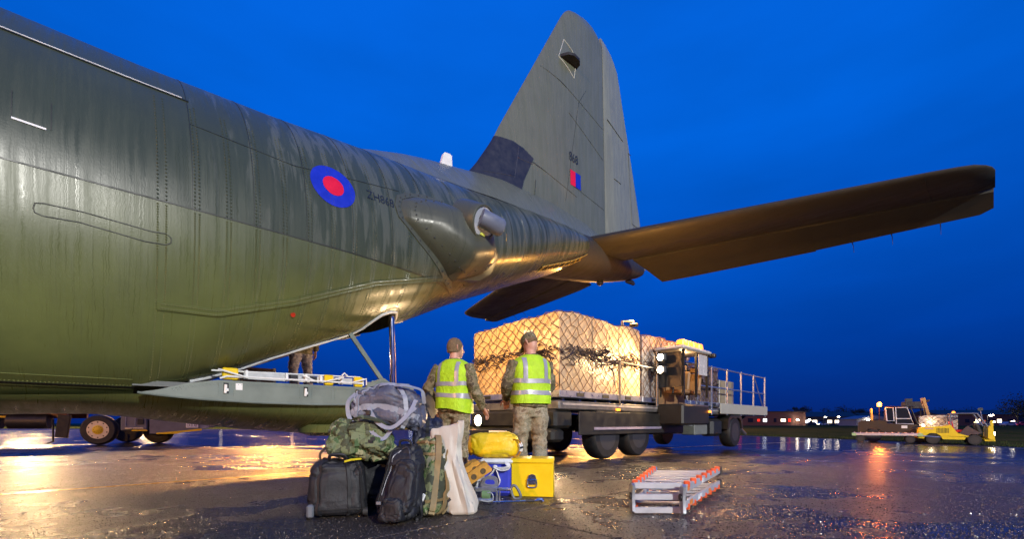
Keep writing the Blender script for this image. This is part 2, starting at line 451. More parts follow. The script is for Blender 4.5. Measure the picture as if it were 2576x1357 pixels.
# ------------------------------------------------------------------ transport aircraft, tail end
D0 = 7.9
AIR = empty('transport_aircraft', (-AXN.x * D0, -AXN.y * D0, 0), AXR,
            'dark green four engined military transport aircraft with its rear ramp lowered and tall fin', 'aircraft')
T_W = [(-20, 2.16), (1.0, 2.16), (2.5, 2.12), (4.0, 2.0), (5.6, 1.74), (7.6, 1.36), (8.8, 1.12), (9.3, .98), (9.5, .80), (9.56, .62)]
T_C = [(-20, 3.0), (.5, 3.0), (2.0, 3.08), (4.0, 3.40), (5.6, 4.02), (7.6, 4.78), (9.5, 5.28)]
T_T = [(-20, 5.17), (.5, 5.18), (2, 5.25), (3.64, 5.38), (5.5, 5.47), (7, 5.6), (8.6, 5.68), (9.3, 5.64), (9.56, 5.56)]
T_B = [(-20, .80), (-1.5, .79), (-.2, .84), (.5, .84), (1.2, 1.16), (1.86, 1.48), (2.6, 1.78), (4.0, 2.44), (5.66, 3.26), (7.6, 4.08), (8.6, 4.48), (9.3, 4.86), (9.56, 5.02)]
LIP = [(.42, 1.13), (.8, 1.19), (1.15, 1.30), (1.5, 1.44), (1.86, 1.61), (2.37, 1.83), (2.8, 2.01), (3.0, 2.10), (3.12, 2.18), (3.22, 2.29), (3.32, 2.38), (3.45, 2.44), (3.58, 2.47), (3.68, 2.44), (3.78, 2.41), (3.95, 2.47), (4.1, 2.53)]
def smooth_tab(tab):
    return lambda x: (interp(tab, x - .25) + 2 * interp(tab, x) + interp(tab, x + .25)) / 4
fW, fC, fT, fB = map(smooth_tab, (T_W, T_C, T_T, T_B))
def fB2(S): return interp(T_B, S) if S < 1 else fB(S)
def fus_z(S, z):
    """half width of the fuselage at station S and height z"""
    w, c, t, b = fW(S), fC(S), fT(S), fB2(S)
    if z >= c: k = min(1, (z - c) / (t - c)); return w * math.sqrt(max(0, 1 - k * k))
    k = min(1, (c - z) / (c - b)); return w * max(0, 1 - k ** 2.5) ** .4
def fus(S, th, off=0.0):
    """point on the port skin; th 0 top, 90 widest, 180 keel; y is -P"""
    w, c, t, b = fW(S), fC(S), fT(S), fB2(S)
    a = R(th)
    if th <= 90: P, z = w * math.sin(a), c + (t - c) * math.cos(a)
    else:
        s, k = math.sin(a), -math.cos(a)
        P, z = w * s ** .8, c - (c - b) * k ** .8
    p = Vector((S, -P, z))
    if off: p += fus_n(S, th) * off
    return p
def fus_n(S, th):
    e = .02
    a = fus(S + e, th) - fus(S - e, th); b = fus(S, min(180, th + .5)) - fus(S, max(0, th - .5))
    n = a.cross(b).normalized()
    return n if n.y < 0 or th < 2 else -n
def th_of(S, z):
    lo, hi = 0., 180.
    for _ in range(40):
        m_ = (lo + hi) / 2
        if fus(S, m_).z > z: lo = m_
        else: hi = m_
    return (lo + hi) / 2
def mir(v): return Vector((v.x, -v.y, v.z))
def skin():
    mb = MB()
    rows = []
    for S in [-14, -12, -10, -8, -6, -4, -3, -2.5, -2, -1.5, -1, -.6, -.3, 0, .2, .42]:
        half = [fus(S, 180 * k / 40) for k in range(41)]
        rows.append([mir(p) for p in reversed(half[1:-1])] + half)
    n = len(rows[0]); mb.rings([r for r in rows], 0, True, False)
    # open rear hull with its side lips, then closed again behind the cargo door
    for sg in (0, 1):
        rr = []
        for k in range(61):
            S = lerp(.42, 4.1, k / 60); tl = th_of(S, interp(LIP, S))
            r = [fus(S, tl * j / 30) for j in range(31)]
            rr.append([mir(p) for p in r] if sg else r)
        mb.grid(rr)
    rr = []
    Ss = [lerp(4.1, 9.3, k / 34) for k in range(35)] + [9.36, 9.42, 9.47, 9.51, 9.54, 9.56]
    for S in Ss:
        half = [fus(S, 180 * k / 40) for k in range(41)]
        rr.append([mir(p) for p in reversed(half[1:-1])] + half)
    mb.rings(rr, 0, True, True)
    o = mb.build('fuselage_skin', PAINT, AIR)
    # forward bulkhead closes the nose end, inner lining keeps the hull from being paper thin
    mb = MB()
    for sg in (0, 1):
        rr = []
        for k in range(41):
            S = lerp(-3, 4.1, k / 40); tl = th_of(S, interp(LIP, S)) if S > .42 else 150
            r = [fus(S, tl * j / 20, -.09) for j in range(21)]
            rr.append([mir(p) for p in r] if sg else r)
        mb.grid(rr)
    mb.build('cabin_lining', M('cabin_lining', (.35, .36, .34), .6, 0, .2, 5), AIR)
    mb = MB(); half = [fus(-2.9, 180 * k / 40, -.1) for k in range(41)]
    ring = [mir(p) for p in reversed(half[1:-1])] + half
    mb.add(ring, [tuple(range(len(ring)))]); mb.build('cabin_bulkhead', DARK, AIR)
    # pale seal along the lip
    for sg in (0, 1):
        mb = MB(); pts = []
        for k in range(81):
            S = lerp(.95, 4.05, k / 80); p = fus(S, th_of(S, interp(LIP, S)), -.004); p.z -= .010
            pts.append(mir(p) if sg else p)
        mb.tube(pts, [.024] * len(pts), 8); mb.build('door_seal', RIMGREY, AIR)
skin()
def arc_strip(mb, S, th0, th1, wid, off=.004, n=40, sg=False):
    rows = []
    for k in range(n + 1):
        th = lerp(th0, th1, k / n); r = [fus(S - wid / 2, th, -.001), fus(S - wid / 2, th, off), fus(S + wid / 2, th, off), fus(S + wid / 2, th, -.001)]
        rows.append([mir(p) for p in r] if sg else r)
    mb.grid(rows)
def long_strip(mb, Sz, wid, off=.004, n=60):
    """lengthwise strip through a list of (S, z)"""
    rows = []
    for k in range(n + 1):
        S = lerp(Sz[0][0], Sz[-1][0], k / n); z = interp(Sz, S)
        a, b = th_of(S, z + wid / 2), th_of(S, z - wid / 2)
        rows.append([fus(S, a, -.001), fus(S, a, off), fus(S, b, off), fus(S, b, -.001)])
    mb.grid(rows)
SEAM = M('panel_seam', (.016, .019, .014), .5)
# skin panels: raised lap joints and butt straps
mb = MB()
for S in (-2.2, .84, 1.42, 2.0, 2.6, 3.2, 3.8, 5.3, 5.9, 6.5, 7.1, 7.7, 8.3):
    arc_strip(mb, S, 6, th_of(S, 2.97 if S < 3.5 else fC(S) - .2), .007, .003)
long_strip(mb, [(-3, 4.28), (.86, 4.30)], .012, .01)
long_strip(mb, [(-3, 2.96), (9.2, 2.96)], .014, .004)
long_strip(mb, [(-3, 1.12), (.42, 1.12)], .02, .006)
mb2 = MB(); long_strip(mb2, [(.84, 3.95), (1.9, 3.9), (3.4, 4.15)], .008, .003)
mb.build('skin_seam', SEAM, AIR)
mb2.build('skin_seam', SEAM, AIR)
mb = MB(); long_strip(mb, [(.56, 1.93), (1.1, 1.955), (1.93, 2.23), (3.0, 2.68), (4.28, 3.06)], .075, .012); mb.build('doubler_strap', PAINT, AIR)
mb = MB(); long_strip(mb, [(-3, 1.15), (.40, 1.15)], .10, .006); mb.build('chine_strip', PAINT, AIR)
# bare edge of the crown panel, white where the paint is gone
mb = MB(); long_strip(mb, [(-3, 4.295), (.80, 4.315)], .012, .012); mb.build('panel_edge', M('bare_edge', (.7, .68, .6), .35), AIR)
mb = MB(); long_strip(mb, [(-.44, 3.335), (-.23, 3.325)], .018, .008); mb.build('panel_edge', WHITE, AIR)
mb = MB()
for S in (-.44, -.20): arc_strip(mb, S, th_of(S, 3.6), th_of(S, 3.33), .008, .005, 8)
mb.build('hatch_edge', SEAM, AIR)
# long access panel with rounded ends
mb = MB()
loop = [(-.31, 2.60), (-.30, 2.645), (-.25, 2.66), (.0, 2.665), (.3, 2.645), (.5, 2.63), (.62, 2.64), (.66, 2.61), (.66, 2.56), (.62, 2.53), (.45, 2.52), (.2, 2.545), (-.02, 2.565), (-.25, 2.55), (-.30, 2.565), (-.31, 2.60)]
mb.tube([fus(S, th_of(S, z), .002) for S, z in loop], .0055, 5); mb.build('access_panel', SEAM, AIR)
# rivets: small domes in frame rows (too many to pick out singly)
def rivets():
    mb = MB(); r = .011
    def dome(p, n):
        s, u = frame(n)
        ring = [p + (s * math.cos(k * math.pi / 2.5) + u * math.sin(k * math.pi / 2.5)) * r for k in range(5)]
        mb.add(ring + [p + n * r * .7], [(k, (k + 1) % 5, 5) for k in range(5)], 0, True)
    for S0 in [.55, .62] + [x for q in range(12) for x in (.86 + q * .29, .90 + q * .29)] + [4.5, 4.54, 5.1, 5.14, 5.7, 6.3, 6.9, 7.5]:
        zt = 2.92 if S0 < 4.2 else fT(S0) - .5; zb = (interp(LIP, S0) if S0 < 4.1 else fB(S0) + .35) + .05
        z = zt
        while z > zb:
            th = th_of(S0, z); lean = (2.95 - z) * .0
            dome(fus(S0 + lean, th), fus_n(S0, th)); z -= .026
        if S0 < 4.2:
            z = 2.98
            while z < fC(S0) + 1.2:
                th = th_of(S0, z); dome(fus(S0, th), fus_n(S0, th)); z += .04
    S = .6
    while S < 4.2:
        for dz in (-.02, .02):
            z = interp([(.56, 1.93), (1.1, 1.955), (1.93, 2.23), (3.0, 2.68), (4.28, 3.06)], S) + dz
            th = th_of(S, z); dome(fus(S, th, .012), fus_n(S, th))
        z = interp(LIP, S) + .04; th = th_of(S, z); dome(fus(S, th), fus_n(S, th))
        S += .024
    S = -1.5
    while S < 8.6:
        if S < .4: th = th_of(S, 1.15); dome(fus(S, th, .018), fus_n(S, th))
        S += .03
    tag(mb.build('rivets', PAINT, AIR), kind='stuff')
rivets()
# decals lie 3 mm over the skin
def conform(me, S0, z0, k=1.0, off=.004):
    for v in me.vertices:
        S, z = S0 + v.co.x * k, z0 + v.co.y * k
        v.co = fus(S, th_of(S, z), off)
def disc(r0, r1, n=48, m_=6):
    mb = MB(); rows = [[(lerp(r0, r1, j / m_) * math.cos(2 * math.pi * k / n), lerp(r0, r1, j / m_) * math.sin(2 * math.pi * k / n), 0) for k in range(n)] for j in range(m_ + 1)]
    mb.rings(rows, 0, True, False); return mb
ro = disc(.0, .29).mesh('roundel', BLUE); conform(ro, 2.37, 3.80); rob = link('roundel', ro, AIR)
ri = disc(.0, .135).mesh('roundel_centre', RED); conform(ri, 2.37, 3.80, 1, .0075); link('roundel_centre', ri, rob)
def text_mesh(body, size):
    cu = bpy.data.curves.new('t', 'FONT'); cu.body = body; cu.size = size; cu.offset = size * .004; cu.resolution_u = 3; cu.align_x = 'LEFT'
    o = bpy.data.objects.new('t', cu); COL.objects.link(o)
    me = bpy.data.meshes.new_from_object(o.evaluated_get(bpy.context.evaluated_depsgraph_get()))
    bpy.data.objects.remove(o); bpy.data.curves.remove(cu); me.materials.clear(); return me
def subdiv(me, n=1):
    bm = bmesh.new(); bm.from_mesh(me); bmesh.ops.triangulate(bm, faces=bm.faces[:])
    bmesh.ops.subdivide_edges(bm, edges=bm.edges[:], cuts=n, use_grid_fill=True); bm.to_mesh(me); bm.free()
def bold(me, k): pass
t = text_mesh('ZH868', .185); subdiv(t, 1)
for v in t.vertices: v.co.x *= .80
conform(t, 2.84, 3.815); t.materials.append(LETTER); link('serial_number', t, AIR)
mb = MB(); p = fus(1.93, th_of(1.93, 2.09), .002); n_ = fus_n(1.93, 110)
mb.lathe(p, n_, [(0, .03), (.006, .03), (.006, .02), (.002, .018)], 16); mb.build('drain_port', M('red_paint', (.5, .03, .01), .4), AIR)

# dorsal fillet in front of the fin
def dorsal():
    mb = MB(); rows = []
    RID = [(2.2, 5.20), (3.0, 5.42), (3.6, 5.68), (4.42, 5.93), (5.0, 6.06), (6.0, 6.22), (7.0, 6.45), (8.5, 6.55), (10, 6.45), (11.2, 6.2)]
    WB = [(2.2, .4), (3.2, .75), (4.4, .92), (6, .95), (8, .85), (10, .7), (11.2, .5)]
    for k in range(41):
        S = lerp(2.2, 11.2, k / 40); h = interp(RID, S); wb = interp(WB, S); zb = min(fT(min(S, 9.3)) - .22, h - .03); r = []
        for j in range(-12, 13):
            q = j / 12; r.append(Vector((S, -wb * q, zb + (h - zb) * (1 - abs(q) ** 1.35))))
        rows.append(r)
    mb.grid(rows); mb.build('dorsal_fillet', PAINT_FIN, AIR)
dorsal()
LE = [(5.5, 5.35), (6.05, 5.95), (6.2, 6.12), (6.5, 6.36), (7.2, 6.82), (7.6, 7.02), (11.5, 9.22), (11.75, 9.38), (11.9, 9.55), (11.98, 9.78), (12.02, 10.0)]
def fin_half(Z): return interp([(5.5, .36), (8, .27), (12.02, .14)], Z)
def fin():
    mb = MB(); rows = []
    Zs = [5.5, 5.8, 6.05, 6.2, 6.35, 6.5, 6.7, 6.95, 7.2, 7.6, 8, 8.5, 9, 9.5, 10, 10.5, 11, 11.3, 11.5, 11.65, 11.78, 11.88, 11.95, 12.0, 12.02]
    for Z in Zs:
        le = interp(LE, Z); te = 10.95 if Z < 11.6 else lerp(10.95, 10.6, (Z - 11.6) / .42); ch = te - le; t = fin_half(Z) * (1 if Z < 11.8 else max(.15, (12.03 - Z) / .24) ** .5)
        r = []
        xsn = [0, .01, .03, .07, .14, .25, .4, .55, .7, .85, 1]
        th = lambda x: min(1, (x / .3) ** .5) if x < .3 else 1 - .35 * ((x - .3) / .7) ** 1.5
        for x in xsn: r.append(Vector((le + ch * x, -t * th(x), Z)))
        for x in reversed(xsn[1:]): r.append(Vector((le + ch * x, t * th(x), Z)))
        rows.append(r)
    mb.rings(rows); mb.build('fin', PAINT_FIN, AIR)
    # rudder
    mb = MB(); rows = []
    TE = [(5.6, 13.55), (7.6, 13.05), (11.4, 11.86), (11.7, 11.62), (11.9, 11.3), (11.97, 11.1)]
    for Z in [5.75, 6.5, 7.5, 8.5, 9.5, 10.5, 11.2, 11.4, 11.6, 11.75, 11.85, 11.92, 11.97]:
        te = interp(TE, Z); h = fin_half(Z) * .68
        if Z > 11.7: h *= max(.2, (12.0 - Z) / .3)
        le = 10.98
        r = [Vector((le, -h * .9, Z)), Vector((le + .06, -h, Z))] + [Vector((lerp(le + .06, te, q), -h * (1 - q) - .012, Z)) for q in (.33, .66, 1)]
        r += [Vector((p.x, -p.y, p.z)) for p in reversed(r)]
        rows.append(r)
    mb.rings(rows, 0, True, True, False); rud = mb.build('rudder', PAINT_RUD, AIR)
    # trim tab outline and hinge gap
    mb = MB()
    for a, b in (((12.45, 9.2), (12.60, 7.0)), ((12.45, 9.2), (12.62, 9.2)), ((12.60, 7.0), (12.9, 7.0)), ((11.5, 8.0), (11.9, 8.0)), ((11.15, 9.6), (12.1, 9.4))):
        ps = []
        for q in (0, 1):
            S, Z = (a, b)[q]; te = interp(TE, Z); ps.append(Vector((S, -fin_half(Z) * .68 * (1 - max(0, (S - 11.04) / (te - 11.04))) - .016, Z)))
        mb.tube(ps, .010, 4)
    mb.build('trim_tab_gap', SEAM, rud)
    def pf(S, Z, off=.006):
        le = interp(LE, Z); x = (S - le) / (10.95 - le); t = fin_half(Z)
        th = min(1, (max(x, 0) / .3) ** .5) if x < .3 else 1 - .35 * ((x - .3) / .7) ** 1.5
        return Vector((S, -t * th - off, Z))
    mb = MB()
    for a, b in (((7.6, 7.05), (9.6, 6.75)), ((9.1, 6.5), (9.75, 9.4)), ((9.75, 9.4), (10.1, 9.9)), ((9.3, 8.9), (10.9, 8.3)), ((8.35, 9.7), (10.9, 9.2)), ((9.45, 7.0), (10.9, 6.85)), ((7.95, 6.6), (7.9, 6.2))):
        mb.tube([pf(lerp(a[0], b[0], q / 12), lerp(a[1], b[1], q / 12), .001) for q in range(13)], .006, 4)
    mb.build('panel_seam', SEAM, AIR)
    mb = MB()
    dm = [(9.21, 10.83), (9.68, 10.55), (9.56, 9.95), (8.98, 10.25), (9.21, 10.83)]
    for a, b in zip(dm, dm[1:]): mb.tube([pf(lerp(a[0], b[0], q / 4), lerp(a[1], b[1], q / 4), .002) for q in range(5)], .010, 4)
    mb.build('antenna_outline', M('outline_paint', (.45, .47, .45), .5), AIR)
    mb = MB()   # blade fairing sticking out of the fin side
    o = pf(9.05, 10.29); 
    prof = [(0, 0), (.1, .085), (.25, .12), (.5, .11), (.62, .07), (.66, 0)]
    top = [Vector((9.03 + x, o.y - y * 2.2, 10.33 + x * .02)) for x, y in prof]; bot = [Vector((p.x, p.y, p.z - .07)) for p in top]
    n = len(prof); mb.add(top + bot, [tuple(range(n)), tuple(range(2 * n - 1, n - 1, -1))] + [(i, n + i, n + (i + 1) % n, (i + 1) % n) for i in range(n)])
    mb.build('blade_antenna', BLACK, AIR)
    t = text_mesh('868', .34); subdiv(t, 1)
    for v in t.vertices: v.co = pf(9.27 + v.co.x * .78, 7.64 + v.co.y + v.co.x * .0, .008)
    t.materials.append(LETTER); link('fin_number', t, AIR)
    for nm, m_, a in (('flash_red', RED, 9.31), ('flash_blue', BLUE, 9.54)):
        mb = MB(); mb.grid([[pf(a + .225 * i / 3, 7.0 + .40 * j / 3, .008) for j in range(4)] for i in range(4)]); mb.build('fin_flash', m_, AIR)
    # rubber boot wrapped round the fin root
    mb = MB(); bl = [(6.16, 5.98), (6.3, 6.08), (6.6, 6.3), (7.0, 6.62), (7.35, 6.9)]
    rows = []
    for Z in [6.12, 6.22, 6.32, 6.42, 6.55, 6.7, 6.9, 7.1, 7.25, 7.33]:
        le = interp(LE, Z); s1 = interp([(6.1, 7.45), (6.42, 7.55), (7.13, 7.92), (7.2, 7.8), (7.34, 7.3)], Z); r = []
        for q in (1, .8, .6, .4, .2, .1, .04, .01, 0):
            p = pf(lerp(le, s1, q), Z, .007); r.append(p)
        r += [mir(p) for p in reversed(r[:-1])]
        for p in r:
            if p.x <= le + .02: p.x -= .01
        rows.append(r)
    mb.grid(rows); bo = mb.build('deicer_boot', DARKBOOT, AIR)
    mb = MB()
    for a, b in (((7.48, 7.25), (7.28, 6.4)), ((7.42, 6.95), (7.86, 6.95)), ((6.45, 6.32), (7.3, 6.45))):
        mb.tube([pf(lerp(a[0], b[0], q / 6), lerp(a[1], b[1], q / 6), .008) for q in range(7)], .006, 4)
    mb.build('boot_seam', M('boot_seam', (.06, .065, .09), .4), bo)
fin()
# tailcone below the fin
mb = MB(); rows = []
for S, cz, hw, zt, zb in ((7.0, 5.0, 1.0, 5.5, 4.06), (8.0, 5.1, .98, 5.6, 4.44), (8.8, 5.15, .96, 5.65, 4.58), (9.7, 5.25, .92, 5.7, 4.70), (10.8, 5.35, .78, 5.85, 4.84), (11.6, 5.42, .60, 5.9, 5.0), (12.4, 5.5, .42, 5.9, 5.2), (12.9, 5.58, .3, 5.88, 5.36), (13.15, 5.62, .18, 5.8, 5.48)):
    r = []
    for k in range(28):
        a = 2 * math.pi * k / 28; s, c = math.sin(a), math.cos(a)
        r.append(Vector((S, -hw * abs(s) ** .85 * (1 if s > 0 else -1), cz + ((zt - cz) if c > 0 else (cz - zb)) * abs(c) ** .85 * (1 if c > 0 else -1))))
    rows.append(r)
mb.rings(rows); mb.build('tail_cone', PAINT_STAB_SHADED, AIR)
mb = MB(); mb.lathe((11.0, 0, 4.83), (0, 0, -1), [(-.1, .1), (.04, .1), (.07, .06), (.075, 0)], 14); mb.box((12.6, 0, 5.2), (.5, .12, .14), 0, None, .7, .03); mb.build('beacon_mount', DARK, AIR)
# tailplanes
def tailplane(sg):
    droop = 33 if sg > 0 else 4
    mb = MB(); rows = []
    def LEf(P): return 9.55 + .342 * (P - 1)
    def HG(P): return 11.2 + .29 * (P - .9)
    for P in [0, .6, 1.0, 1.6, 2.5, 3.5, 4.5, 5.5, 6.5, 7.1, 7.45, 7.65, 7.8, 7.88, 7.92]:
        le = LEf(P) if P < 7.1 else LEf(7.1) + (P - 7.1) * .342 + interp([(7.1, 0), (7.45, .02), (7.65, .06), (7.8, .16), (7.88, .28), (7.92, .45)], P)
        te = HG(P); t = interp([(0, .27), (1, .25), (7, .13), (7.7, .12), (7.92, .04)], P)
        xsn = [0, .012, .04, .1, .2, .35, .55, .8, 1]; r = []
        th = lambda x: min(1, (x / .35) ** .5) if x < .35 else 1 - .5 * ((x - .35) / .65) ** 1.4
        for x in xsn: r.append(Vector((lerp(le, te, x), -P * sg, 5.45 + t * th(x))))
        for x in reversed(xsn[1:]): r.append(Vector((lerp(le, te, x), -P * sg, 5.45 - t * th(x))))
        rows.append(r)
    mb.rings(rows); tp = mb.build('tailplane', PAINT_STAB_SHADED, AIR)
    mb = MB(); rows = []; dr = R(droop)
    for P in [.95, 2, 3, 4, 4.9, 4.901, 6, 7, 7.7, 7.9]:
        h = HG(P) + .03; c = interp([(.95, 1.12), (4.9, .86), (7.7, .62), (7.9, .5)], P) - (.03 if P > 4.9 else 0); t = interp([(.9, .13), (7.9, .06)], P)
        if P < 1.0: pass
        r = []
        for x, k in ((0, .6), (.05, 1), (.5, .5), (1, .06)): r.append((x, t * k))
        rr = r + [(x, -y) for x, y in reversed(r)]
        rows.append([Vector((h + x * c * math.cos(dr) + y * math.sin(dr), -(P + (x * .38 if P < 1 else 0)) * sg, 5.42 - x * c * math.sin(dr) + y * math.cos(dr))) for x, y in rr])
    mb.rings(rows, 0, True, True, False); el = mb.build('elevator', PAINT_STAB_SHADED, AIR)
    mb = MB()   # static wicks on the trailing edge
    for P in (5.6, 6.3, 7.1):
        c = interp([(.95, 1.12), (4.9, .86), (7.7, .62)], P) - .03; b = Vector((HG(P) + c * math.cos(dr), -P * sg, 5.42 - c * math.sin(dr)))
        mb.tube([b, b + Vector((.12, 0, -.03)), b + Vector((.2, 0, -.10)), b + Vector((.22, 0, -.19))], [.012, .008, .005, .004], 5)
    mb.build('static_wick', DARK, el)
    # root fairing
    mb = MB(); rows = []
    mb = MB()
    for P in (1.8, 7.0):
        mb.tube([Vector((lerp(LEf(P), HG(P), x), -P * sg, 5.45 - interp([(0, .25), (7, .13)], P) * (min(1, (x / .35) ** .5) if x < .35 else 1 - .5 * ((x - .35) / .65) ** 1.4) - .002)) for x in [k / 14 for k in range(15)]], .006, 4)
    mb.build('tailplane_seam', SEAM, tp)
tailplane(1); tailplane(-1)
# louvre under the rear fuselage side
mb = MB()
for e in (-.035, .035): mb.tube([fus(S, th_of(S, fB(S) + .17 - .04 * (S - 7.3) / 2 + e), .02) for S in [lerp(7.3, 9.25, k / 16) for k in range(17)]], .012, 5)
for k in range(9):
    S = lerp(7.35, 9.2, k / 8); z = fB(S) + .17 - .04 * (S - 7.3) / 2
    mb.tube([fus(S, th_of(S, z - .035), .02), fus(S, th_of(S, z + .035), .02)], .014, 5)
lv = mb.build('vent_louvre', M('louvre_yellow', (.30, .22, .06), .5), AIR)
mb = MB(); long_strip(mb, [(7.3, fB(7.3) + .17), (9.25, fB(9.25) + .131)], .075, .008, 20); mb.build('vent_opening', BLACK, lv)
# blade antenna on the crown, small plate
mb = MB(); mb.prism([(0, 0), (.30, 0), (.28, .30), (.25, .32), (.11, .31), (.08, .28)], (5.40, 0, 6.08), (1, 0, 0), (0, 0, 1), .07); mb.build('crown_antenna', WHITE, AIR)

# countermeasures blister with its turret
def blister():
    poly = [(3.36, 3.86), (3.40, 3.70), (3.70, 3.46), (4.02, 3.25), (4.28, 3.09), (4.48, 3.06), (5.10, 3.30), (5.24, 3.42), (5.22, 3.62), (5.15, 3.86), (4.95, 4.17), (4.40, 4.20), (3.95, 4.22), (3.62, 4.14), (3.42, 4.02)]
    def inp(x, y):
        c = False; j = len(poly) - 1
        for i in range(len(poly)):
            (xi, yi), (xj, yj) = poly[i], poly[j]
            if (yi > y) != (yj > y) and x < (xj - xi) * (y - yi) / (yj - yi) + xi: c = not c
            j = i
        return c
    def dist(x, y):
        d = 9
        for (x0, y0), (x1, y1) in zip(poly, poly[1:] + poly[:1]):
            t = max(0, min(1, ((x - x0) * (x1 - x0) + (y - y0) * (y1 - y0)) / ((x1 - x0) ** 2 + (y1 - y0) ** 2))); d = min(d, math.hypot(x - x0 - t * (x1 - x0), y - y0 - t * (y1 - y0)))
        return d
    cx, cz = 4.45, 3.72
    rings = []
    for q in [0, .04, .08, .15, .25, .35, .45, .55, .65, .75, .85, .93, 1.0]:
        r = []
        dense = []
        for (x0, y0), (x1, y1) in zip(poly, poly[1:] + poly[:1]):
            for k in range(4): dense.append((lerp(x0, x1, k / 4), lerp(y0, y1, k / 4)))
        for x, y in dense:
            X, Y = lerp(x, cx, q), lerp(y, cz, q)
            rim = .05
            front = max(0, min(1, (X - 3.36) / 1.0))
            h = rim * min(1, q / .06) + (.10 + .30 * front) * (1 - (1 - min(1, q / .6)) ** 2)
            r.append(fus(X, th_of(X, Y), 0) + Vector((0, -h, 0)) + Vector((h * .1, 0, 0)))
        rings.append(r)
    mb = MB(); mb.rings(rings, 0, True, False); n = len(rings[-1]); mb.add(rings[-1], [tuple(range(n))])
    b = mb.build('countermeasures_blister', PAINT_PLAIN, AIR)
    mb = MB(); big = []
    dense = rings[0]
    c0 = Vector((cx, -2.0, cz))
    fl = []
    for (x0, y0), (x1, y1) in zip(poly, poly[1:] + poly[:1]):
        for k in range(4):
            x, y = lerp(x0, x1, k / 4), lerp(y0, y1, k / 4); d = Vector((x - cx, y - cz)); L_ = d.length; d = d / L_ * (L_ + .09); fl.append((cx + d.x, cz + d.y))
    r0 = [fus(x, th_of(x, y), .002) for x, y in fl]; r1 = [fus(x, th_of(x, y), .012) for x, y in fl]; r2 = [Vector((p.x, p.y - .012, p.z)) for p in rings[0]]
    mb.rings([r0, r1, r2], 0, True, False, False); mb.build('blister_flange', PAINT_PLAIN, b)
    mb = MB()
    for i in range(0, len(fl), 2):
        x, y = fl[i]; xx, yy = lerp(x, cx, .05), lerp(y, cz, .05); p = fus(xx, th_of(xx, yy), .012); mb.lathe(p, (0, -1, 0), [(-.005, .013), (.006, .013), (.008, .006)], 6)
        q = rings[3][i]; mb.lathe(q, (0, -1, 0), [(-.005, .013), (.008, .013), (.011, .006)], 6)
    mb.build('blister_screws', DARK, b)
    # turret drum points aft and outward
    base = Vector((4.53, -2.15, 3.93)); ax = Vector((.20, -.93, -.25)).normalized()
    mb = MB(); mb.lathe(base, ax, [(-.15, .36), (.05, .33), (.16, .30), (.27, .285), (.285, .27), (.285, .245), (.24, .24)], 32); tb = mb.build('turret_housing', PAINT_PLAIN, b)
    mb = MB(); mb.lathe(base + ax * .235, ax, [(0, .245), (.03, .245), (.035, .21)], 32); mb.build('turret_ring', M('turret_grey', (.34, .36, .42), .4, 0, .15), b)
    s, u = frame(ax); hd = base + ax * .36
    up = Vector((0, 0, 1)) - ax * ax.z; up.normalize(); side = up.cross(ax).normalized()
    axis2 = (Vector((.86, -.30, -.28))).normalized()
    mb = MB(); mb.lathe(hd - axis2 * .15 + up * .03, axis2, [(0, .0), (.004, .115), (.015, .14), (.36, .14), (.40, .11), (.405, 0)], 28); hdo = mb.build('turret_head', M('turret_head', (.13, .15, .21), .35, 0, .2), b)
    mb = MB(); mb.lathe(hd - axis2 * .153 + up * .03, -axis2, [(-.004, .028), (.003, .028), (.003, .0)], 14); mb.build('turret_lens', BLACK, b)
    mb = MB(); mb.box(base + ax * .285 - up * .17, (.10, .02, .035), 0, Matrix((side, ax, up)).transposed()); mb.build('turret_label', M('label_lime', (.55, .65, .12), .5), b)
    # kicked-up skirt plate at the lower rear
    mb = MB(); q = [(4.50, 3.09), (5.06, 3.22), (5.26, 3.36), (5.24, 3.60), (5.14, 3.78), (4.86, 3.58), (4.6, 3.4)]
    pts = [fus(x, th_of(x, y), 0) + Vector((0, -.10 - .25 * max(0, (x - 4.5)) * .8, 0)) for x, y in q]; ins = [fus(x, th_of(x, y), 0) for x, y in q]
    n = len(q); mb.add(pts + ins, [tuple(range(n))] + [(i, n + i, n + (i + 1) % n, (i + 1) % n) for i in range(n)]); mb.build('blister_skirt', PAINT_PLAIN, b)
blister()

